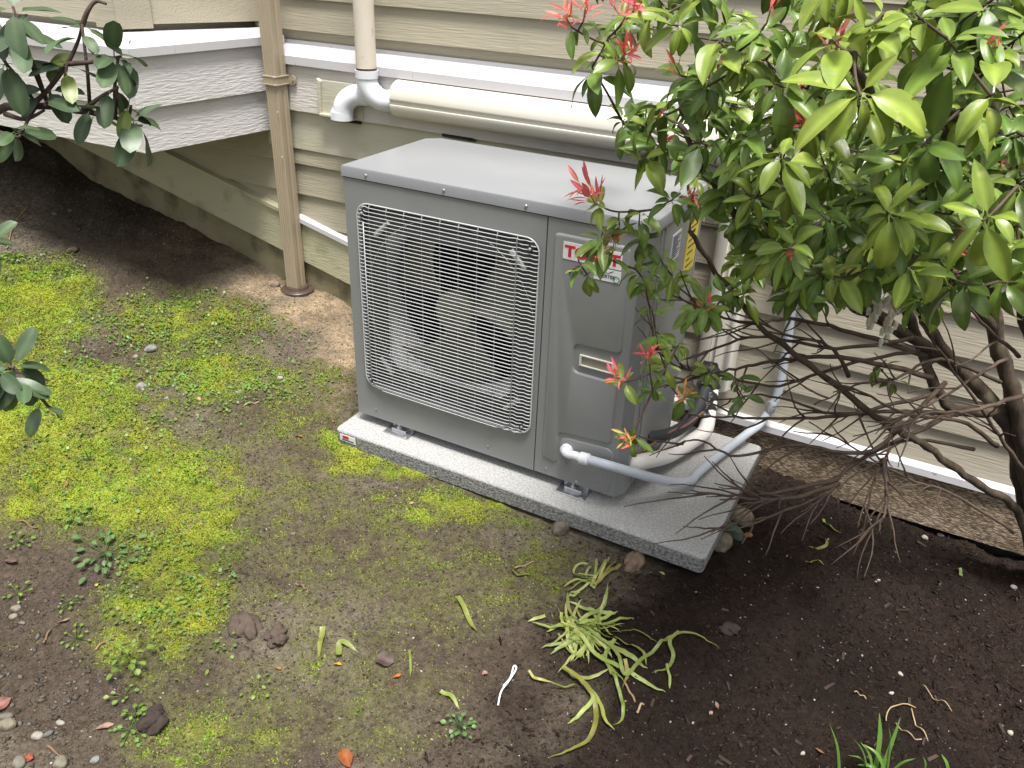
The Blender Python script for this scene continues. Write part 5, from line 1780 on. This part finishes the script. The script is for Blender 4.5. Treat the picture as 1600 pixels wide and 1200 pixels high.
fallen(521, 682, 0.014, 0.009, (0.40, 0.22, 0.15), 'tiny brown leaf at the left corner of the pad', 0.3)
fallen(310, 625, 0.018, 0.016, (0.62, 0.36, 0.22), 'round pinkish leaf on the moss edge', 0.3, shape='oval')
fallen(270, 580, 0.018, 0.014, (0.55, 0.33, 0.14), 'round tan leaf among seedlings', 0.3, shape='oval')
fallen(105, 758, 0.03, 0.010, (0.36, 0.2, 0.1), 'curled tan scrap by the dark soil hollow', 2.5)
fallen(1120, 1105, 0.020, 0.009, (0.34, 0.24, 0.18), 'pale brown leaf scrap on dark mulch', 2.2)
fallen(1110, 1117, 0.012, 0.009, (0.42, 0.27, 0.19), 'tiny tan leaf scrap on dark mulch', 1.2)
fallen(757, 1055, 0.018, 0.013, (0.40, 0.24, 0.19), 'pinkish brown leaf left of the cut leaves', 1.2, shape='oval')
fallen(1278, 1176, 0.03, 0.008, (0.36, 0.20, 0.10), 'thin brown leaf at the upright green plant', -0.6)
fallen(17, 880, 0.05, 0.02, (0.16, 0.10, 0.08), 'dark curled leaf on the bare bank', 0.2)
fallen(866, 790, 0.016, 0.012, (0.40, 0.55, 0.10), 'light green leaf scrap by the pad front edge', 0.2, shape='oval')
fallen(1034, 898, 0.020, 0.008, (0.45, 0.48, 0.22), 'pale green leaf scrap before the pad corner', -0.3)


# ------------------------------------------------------------------ strap leaves: cut pile and growing clump
def strap(mb, path, wd, tint, roll=0.0, taper=0.6, fold=0.25):
    path = [Vector(p) for p in path]
    n = len(path)
    vs_, fs = [], []
    for i, p in enumerate(path):
        d = (path[min(i + 1, n - 1)] - path[max(i - 1, 0)])
        d = d.normalized() if d.length > 1e-8 else Vector((1, 0, 0))
        s = d.cross(UP)
        s = s.normalized() if s.length > 1e-4 else Vector((1, 0, 0))
        nrm = s.cross(d)
        a = roll * (1 + 0.6 * math.sin(3 * i / n + roll * 3))
        s, nrm = s * math.cos(a) + nrm * math.sin(a), nrm * math.cos(a) - s * math.sin(a)
        t = i / (n - 1)
        w = wd / 2 * (1 - max(0, (t - taper) / (1 - taper)) ** 1.6 * 0.92)
        vs_ += [p - s * w + nrm * fold * w, p, p + s * w + nrm * fold * w]
    for i in range(n - 1):
        a = i * 3
        fs += [(a, a + 1, a + 4, a + 3), (a + 1, a + 2, a + 5, a + 4)]
    mb.add(vs_, fs, tint)


def lay(pts, lift0=0.012, lift1=0.004, n=7):
    """a path over the ground through photograph places"""
    P = [gp(u, v) for u, v in pts]
    path = bez(P, n)
    m = len(path)
    out = []
    for i, p in enumerate(path):
        t = i / (m - 1)
        out.append(Vector((p.x, p.y, float(gh(p.x, p.y)) + lift0 * (1 - t) + lift1 + 0.004 * math.sin(9 * t + pts[0][0]))))
    return out


def gtint(pale_=0.0):
    j = random.uniform(0.75, 1.2)
    w_ = 1.0 if random.random() > 0.22 else random.uniform(0.74, 0.92)
    return (j * (1 + 0.75 * pale_), j * w_ * (1 + 0.45 * pale_), j * w_ * (0.8 + 1.1 * pale_))


pile = thing('cut_leaf_pile', 'pile of wilted cut strap leaves fanning out over the dark soil', 'cut leaves')
long_b = [([(905, 985), (955, 1020), (975, 1060), (1000, 1035), (1045, 1000), (1080, 994), (1124, 1016)], 0.012), ([(880, 1050), (905, 1070), (935, 1100), (945, 1130), (960, 1143)], 0.013), ([(880, 1052), (910, 1075), (930, 1110), (925, 1150), (895, 1175), (856, 1187)], 0.016),
          ([(940, 1030), (955, 1060), (970, 1100), (972, 1125), (958, 1136)], 0.011), ([(905, 1000), (950, 1040), (1000, 1065), (1040, 1084)], 0.014), ([(900, 985), (960, 1000), (1000, 1022), (1010, 1040)], 0.016), ([(895, 995), (940, 1010), (985, 1030), (1012, 1045)], 0.017),
          ([(1060, 993), (1045, 1010), (1050, 1035), (1018, 1055)], 0.013), ([(920, 985), (960, 992), (1000, 993), (1030, 1005)], 0.010), ([(880, 1052), (900, 1065), (930, 1060), (958, 1043)], 0.011), ([(960, 1005), (945, 1035), (975, 1070)], 0.013), ([(915, 1078), (925, 1100), (905, 1120), (886, 1134)], 0.013),
          ([(905, 980), (935, 960), (945, 940), (950, 912)], 0.014), ([(905, 985), (940, 970), (962, 962)], 0.014), ([(825, 1058), (840, 1066), (864, 1066)], 0.009), ([(862, 1078), (885, 1078), (908, 1074)], 0.008), ([(1040, 1045), (1045, 1065), (1046, 1078)], 0.010), ([(975, 1040), (980, 1060), (972, 1077)], 0.012)]
for pts, w in long_b:
    mb = MB()
    strap(mb, lay(pts, 0.014, 0.005), w * 0.72, gtint(random.uniform(0, 0.4)), random.uniform(-0.5, 0.5))
    mb.build('strap_leaf', M['blade'], pile, smooth='all', tint=True, fix=False)
c0 = gp(900, 985)
for k in range(64):
    a = random.uniform(-2.6, 0.5) if random.random() < 0.6 else random.uniform(0, 6.28)
    L = random.uniform(0.04, 0.115)
    st0 = c0 + Vector((random.gauss(0.012, 0.030), random.gauss(-0.008, 0.028), 0))
    pts = []
    kink = random.uniform(-1.0, 1.0)
    lift_ = random.uniform(0.002, 0.009)
    dxy = Vector((math.cos(a + 0.4), math.sin(a + 0.4), 0))
    q = st0.copy()
    for s in range(9):
        t = s / 8
        dxy = Vector((math.cos(a + kink * t), math.sin(a + kink * t), 0))
        zz_ = float(gh(q.x, q.y)) + 0.006 + random.uniform(0.002, 0.005) + lift_ * (1 - t) ** 0.8
        pts.append(Vector((q.x, q.y, zz_)))
        q = q + dxy * L / 8
    mb = MB()
    strap(mb, pts, random.uniform(0.005, 0.0105), gtint(random.uniform(0, 0.8)), random.uniform(-0.7, 0.7))
    mb.build('strap_leaf', M['blade'], pile, smooth='all', tint=True, fix=False)
place_root(pile, c0)
pile2 = thing('cut_stalk_bundle', 'small bundle of pale cut stalks by the brown stone at the pad', 'cut leaves')
for pts, w in [([(923, 925), (935, 900), (948, 880)], 0.012), ([(925, 925), (930, 900), (932, 875)], 0.012), ([(926, 928), (945, 905), (962, 878)], 0.012), ([(928, 922), (950, 900), (970, 886)], 0.014), ([(928, 920), (905, 918), (884, 928)], 0.012), ([(925, 916), (905, 912), (880, 920)], 0.011),
               ([(930, 910), (900, 905), (898, 892), (920, 885)], 0.009), ([(926, 930), (938, 905), (952, 872)], 0.010), ([(930, 915), (910, 908), (893, 905)], 0.012), ([(905, 935), (888, 936)], 0.010), ([(945, 940), (940, 955), (935, 970)], 0.010), ([(928, 912), (912, 925), (890, 931)], 0.010), ([(930, 924), (915, 905), (925, 890)], 0.009)]:
    mb = MB()
    strap(mb, lay(pts, 0.012, 0.010), w * 0.68, gtint(random.uniform(0.5, 1.0)), random.uniform(-0.5, 0.5), taper=0.9)
    mb.build('stalk', M['blade'], pile2, smooth='all', tint=True, fix=False)
place_root(pile2, gp(925, 915))
for pts, w, lab in [([(715, 935), (728, 960), (745, 990)], 0.013, 'wilted green strap leaf on mossy soil between the pad and the dark leaf'), ([(505, 985), (502, 1005), (498, 1028)], 0.014, 'bruised green strap leaf beside the folded green scrap'), ([(530, 1030), (532, 1008), (560, 1020)], 0.014, 'folded green strap leaf by the golden leaf'),
                    ([(688, 1085), (705, 1092), (718, 1110)], 0.010, 'pale green leaf scrap on soil left of the white twine'), ([(1285, 815), (1295, 825), (1314, 834)], 0.013, 'pale green strap scrap on the dark soil below the mesh strip'), ([(1280, 840), (1290, 855), (1262, 857)], 0.010, 'folded green strap scrap on the dark soil'), ([(1258, 884), (1272, 879), (1288, 884)], 0.008, 'thin yellow strap scrap on the dark soil'),
                    ([(640, 1020), (642, 1045), (641, 1062)], 0.006, 'thin green blade beside the dark leaf'), ([(1495, 892), (1500, 898), (1503, 904)], 0.010, 'tiny yellow leaf scrap on the mulch by the mesh'), ([(800, 897), (815, 902), (832, 900)], 0.008, 'dry yellowish strap scrap near the pad front')]:
    mb = MB()
    P0 = gp(*pts[0])
    strap(mb, [p - P0 for p in lay(pts, 0.006, 0.005, 5)], w, gtint(0.2), random.uniform(-0.4, 0.4))
    o = mb.build('leaf_scrap', M['blade'], None, smooth='all', tint=True, fix=False)
    o.location = P0
    tag(o, lab, 'leaf')
# white twine loop
tw = bez([gp(778, 1104, 0.004), gp(783, 1085, 0.01), gp(795, 1072, 0.018), gp(806, 1056, 0.024), gp(802, 1054, 0.028), gp(797, 1068, 0.02), gp(786, 1078, 0.012)], 5)
o = MB().tube([p - tw[0] for p in tw], 0.0022, 7).build('twine_loop', M['pvc'], None, smooth='all')
o.location = tw[0]
tag(o, 'loop of white plastic twine on the soil left of the cut leaves', 'twine')

# growing clump at the lower right
gc = thing('strap_leaf_plant', 'clump of upright green strap leaves growing from dark mulch', 'plant')
gb = gp(1365, 1222)
for (bu, bv, tu, tv, h, w) in ((1312, 1235, 1296, 1130, 0.13, 0.013), (1366, 1215, 1374, 1114, 0.15, 0.011), (1372, 1218, 1407, 1120, 0.15, 0.009), (1385, 1215, 1388, 1130, 0.13, 0.008), (1362, 1215, 1325, 1180, 0.06, 0.009), (1365, 1222, 1345, 1160, 0.07, 0.009), (1380, 1222, 1340, 1195, 0.04, 0.009),
                               (1440, 1232, 1441, 1180, 0.08, 0.010), (1480, 1240, 1471, 1178, 0.09, 0.010), (1375, 1225, 1430, 1185, 0.05, 0.008), (1360, 1225, 1330, 1150, 0.08, 0.008), (1390, 1222, 1350, 1163, 0.09, 0.008)):
    b0 = gp(bu, bv)
    tipd = np.linalg.norm(np.array(b0) - CAM) - h * 0.55
    tip_ = Vector(at_d(tu, tv, tipd))
    mid_ = b0.lerp(tip_, 0.5) + Vector((0, 0, 0.02))
    mb = MB()
    strap(mb, bez([b0 - Vector((0, 0, 0.01)), mid_, tip_], 6), w, (random.uniform(0.8, 1.2),) * 3, random.uniform(-0.9, 0.9), taper=0.45, fold=0.4)
    mb.build('strap_leaf', M['green_blade'], gc, smooth='all', tint=True, fix=False)
place_root(gc, gb)

# straws and twigs on the soil
for kk, (pts, r) in enumerate([([(1383, 1130), (1392, 1106), (1430, 1107)], 0.0016), ([(1422, 1112), (1436, 1140), (1450, 1158)], 0.0016), ([(1398, 1133), (1420, 1150), (1440, 1156)], 0.0014), ([(1440, 1075), (1460, 1095), (1487, 1112)], 0.0012), ([(1333, 1086), (1345, 1088), (1353, 1093)], 0.0014)]):
    path = lay(pts, 0.004, 0.004, 6)
    P0 = path[0].copy()
    o = MB().tube([p - P0 for p in path], r, 6, tint=(0.42, 0.30, 0.18)).build('dry_straw', M['grit'], None, smooth='all', tint=True)
    o.location = P0
    tag(o, ['hooked dry straw right behind the upright green plant', 'straight dry straw leaning away from the hooked straw', 'bent dry straw under the straight straw', 'curved loose straw on the mulch beyond the hooked straw', 'very short straw on the mulch beside the hooked straw'][kk], 'straw', 'dry straws on the mulch')
for i, pts in enumerate([[(75, 1168), (90, 1180), (107, 1190)], [(382, 635), (395, 632), (405, 631)], [(462, 914), (472, 918), (480, 926)], [(70, 1010), (72, 1000), (80, 985)], [(30, 815), (45, 822), (58, 828)], [(805, 892), (820, 885), (835, 878)], [(10, 390), (22, 355), (45, 322)], [(975, 1072), (985, 1085), (992, 1098)], [(995, 1118), (1000, 1105), (1006, 1100)], [(150, 1018), (165, 1005), (180, 996)]]):
    path = lay(pts, 0.004, 0.004, 6)
    P0 = path[0].copy()
    o = MB().tube([p - P0 for p in path], [0.0028 - 0.0002 * k / len(path) for k in range(len(path))], 6, tint=random.choice([(0.30, 0.2, 0.13), (0.22, 0.14, 0.09), (0.4, 0.3, 0.2)])).build('fallen_twig', M['grit'], None, smooth='all', tint=True)
    o.location = P0
    tag(o, ['curved pale twig among the gravel', 'straight whitish stick on soil beside the pinkish leaf', 'thin curved root on the thinly mossed soil', 'short upright twig on dark soil by the pebbles', 'twig on the dark soil hollow beside the moss',
            'brown twig lying on moss before the pad', 'crooked twig standing on the bank under the bay', 'flat brown splinter under the cut leaf pile', 'short splinter right of the cut leaf pile', 'slanting twig on brown soil beside the lobed weed'][i], 'twig')
for _ in range(30):
    while True:
        u, v = random.uniform(1000, 1600), random.uniform(840, 1195)
        P = gp(u, v)
        if float(mulch(P.x, P.y)) > 0.6 and P.y < 0.6 and not (PADX0 - 0.03 < P.x < PADX1 + 0.03 and PADY0 - 0.03 < P.y < PADY1):
            break
    L = random.uniform(0.012, 0.035)
    a = random.uniform(0, 3.14)
    w = random.uniform(0.002, 0.0045)
    mb = MB().add([(-L / 2, -w, -0.002), (L / 2, -w * 0.6, -0.002), (L / 2 * 0.9, w, -0.002), (-L / 2, w * 0.8, -0.002), (-L / 2, -w, 0.002), (L / 2, -w * 0.6, 0.003), (L / 2 * 0.9, w, 0.001), (-L / 2, w * 0.8, 0.003)],
                  [(0, 3, 2, 1), (4, 5, 6, 7), (0, 1, 5, 4), (1, 2, 6, 5), (2, 3, 7, 6), (3, 0, 4, 7)], tuple(np.array((0.050, 0.035, 0.027)) * random.uniform(0.6, 1.6)))
    o = mb.build('bark_chip', M['grit'], None, tint=True)
    o.location = P + Vector((0, 0, 0.003))
    o.rotation_euler = (random.uniform(-0.3, 0.3), random.uniform(-0.3, 0.3), a)
    tag(o, ('long' if L > 0.023 else 'short') + (' wide' if w > 0.0034 else ' thin') + ' splinter of brown bark lying on the dark mulch', 'bark chip', 'bark chips on the mulch')


# ------------------------------------------------------------------ weeds, one by one
def weed(u, v, rad, n, lr, tint, label, grp=None, h=0.02, shape='oval', wdr=0.75):
    P = gp(u, v)
    root = thing('weed', label, 'weed', grp)
    for k in range(n):
        a = k * 2.4 + random.uniform(-0.3, 0.3)
        rr_ = rad * math.sqrt((k + 0.5) / n) * random.uniform(0.7, 1.1)
        b0 = P + Vector((0, 0, -0.002))
        e0 = P + Vector((math.cos(a) * rr_, math.sin(a) * rr_, 0))
        e0.z = float(gh(e0.x, e0.y)) + h * random.uniform(0.5, 1.1)
        mb = MB()
        j = random.uniform(0.75, 1.25)
        L = lr * random.uniform(0.7, 1.25)
        dr = Vector((math.cos(a), math.sin(a), random.uniform(-0.3, 0.35)))
        leaf_geo(mb, e0, dr, UP + rnd_unit() * 0.35, L, L * wdr, curl=random.uniform(0, 0.5), fold=0.2, tint=tuple(x * j for x in tint), nseg=4, shape=shape, petiole=0.1)
        mb.tube([b0, b0.lerp(e0, 0.5) + Vector((0, 0, 0.004)), e0], 0.0007, 4, tint=tuple(x * 0.8 for x in tint))
        mb.build('leaf', M['weed'], root, smooth='all', tint=True, fix=False)
    place_root(root, P)


weed(165, 868, 0.085, 26, 0.024, (0.75, 0.85, 1.5), 'broad patch of grey-green weed leaves on dark soil by the moss', h=0.024, wdr=0.6)
weed(118, 812, 0.04, 12, 0.018, (0.95, 1.05, 1.2), 'rounded bright weed at the edge of the dark soil hollow')
weed(205, 1040, 0.045, 16, 0.018, (1.2, 1.1, 0.9), 'upright light green weed with lobed leaves on brown soil', h=0.04)
weed(213, 1122, 0.022, 9, 0.014, (1.0, 1.1, 0.9), 'small round-leaved weed above a dark clod')
weed(205, 1142, 0.035, 14, 0.011, (0.9, 1.0, 1.1), 'flat tiny-leaved weed in front of the dark clod', h=0.01)
weed(720, 1140, 0.035, 18, 0.013, (0.75, 0.85, 1.4), 'low grey-green weed with cut stalk left of the cut leaf pile', h=0.02)
weed(20, 405, 0.05, 18, 0.02, (0.95, 1.0, 1.0), 'leafy weed on the bare bank at the moss edge')
weed(30, 850, 0.035, 12, 0.013, (0.9, 1.0, 0.8), 'dark green weed on the shaded soil hollow')
for (u, v) in ((215, 470), (255, 520), (290, 480), (180, 500), (330, 545), (365, 560), (300, 610), (200, 635), (250, 660), (350, 640), (130, 720), (330, 455), (70, 690), (270, 885), (300, 940), (245, 960), (405, 1075), (195, 1090), (110, 945), (30, 930), (430, 600), (120, 1000)):
    weed(u, v, random.uniform(0.022, 0.04), random.randint(8, 13), random.uniform(0.009, 0.014), (random.uniform(0.9, 1.25), random.uniform(0.95, 1.2), random.uniform(0.7, 1.2)), 'small low weed with rounded leaves ' + ('in the seedlings towards the downspout' if v < 600 and u > 160 else 'in the bright moss' if v < 760 else 'at the ragged lower edge of the moss'), 'low weeds in the moss', h=0.014)
for (u, v) in ((125, 540), (140, 720), (330, 770), (305, 760), (95, 655), (60, 770)):
    P = gp(u, v)
    root = thing('grass_tuft', 'thin tuft of green grass blades standing in the moss', 'grass', 'grass tufts in the moss')
    for k in range(7):
        a = random.uniform(0, 6.28)
        h = random.uniform(0.03, 0.065)
        t = P + Vector((math.cos(a) * h * 0.5, math.sin(a) * h * 0.5, h))
        mb = MB()
        strap(mb, bez([P - Vector((0, 0, 0.004)), P.lerp(t, 0.5) + Vector((0, 0, 0.008)), t], 4), 0.003, (1.3, 1.3, 1.0), 0.2, taper=0.3)
        mb.build('blade', M['green_blade'], root, smooth='all', tint=True, fix=False)
    place_root(root, P)
# soil clods
for (u, v, r, lab) in ((385, 985, 0.036, 'rounded soil clod pressed into the moss'), (432, 995, 0.026, 'dark crumbly soil clod beside the rounded clod'), (240, 1128, 0.03, 'dark soil clod behind the flat weed'), (1140, 985, 0.022, 'dark soil clod on the mulch right of the cut leaves')):
    o = stone(u, v, r, (0.10, 0.075, 0.06) if 'round' in lab else (0.055, 0.042, 0.036), lab, sink=0.42, rough=0.75)
    o.data.materials.clear()
    o.data.materials.append(M['grit'])
    o.name = 'soil_clod'
    o['category'] = 'soil clod'
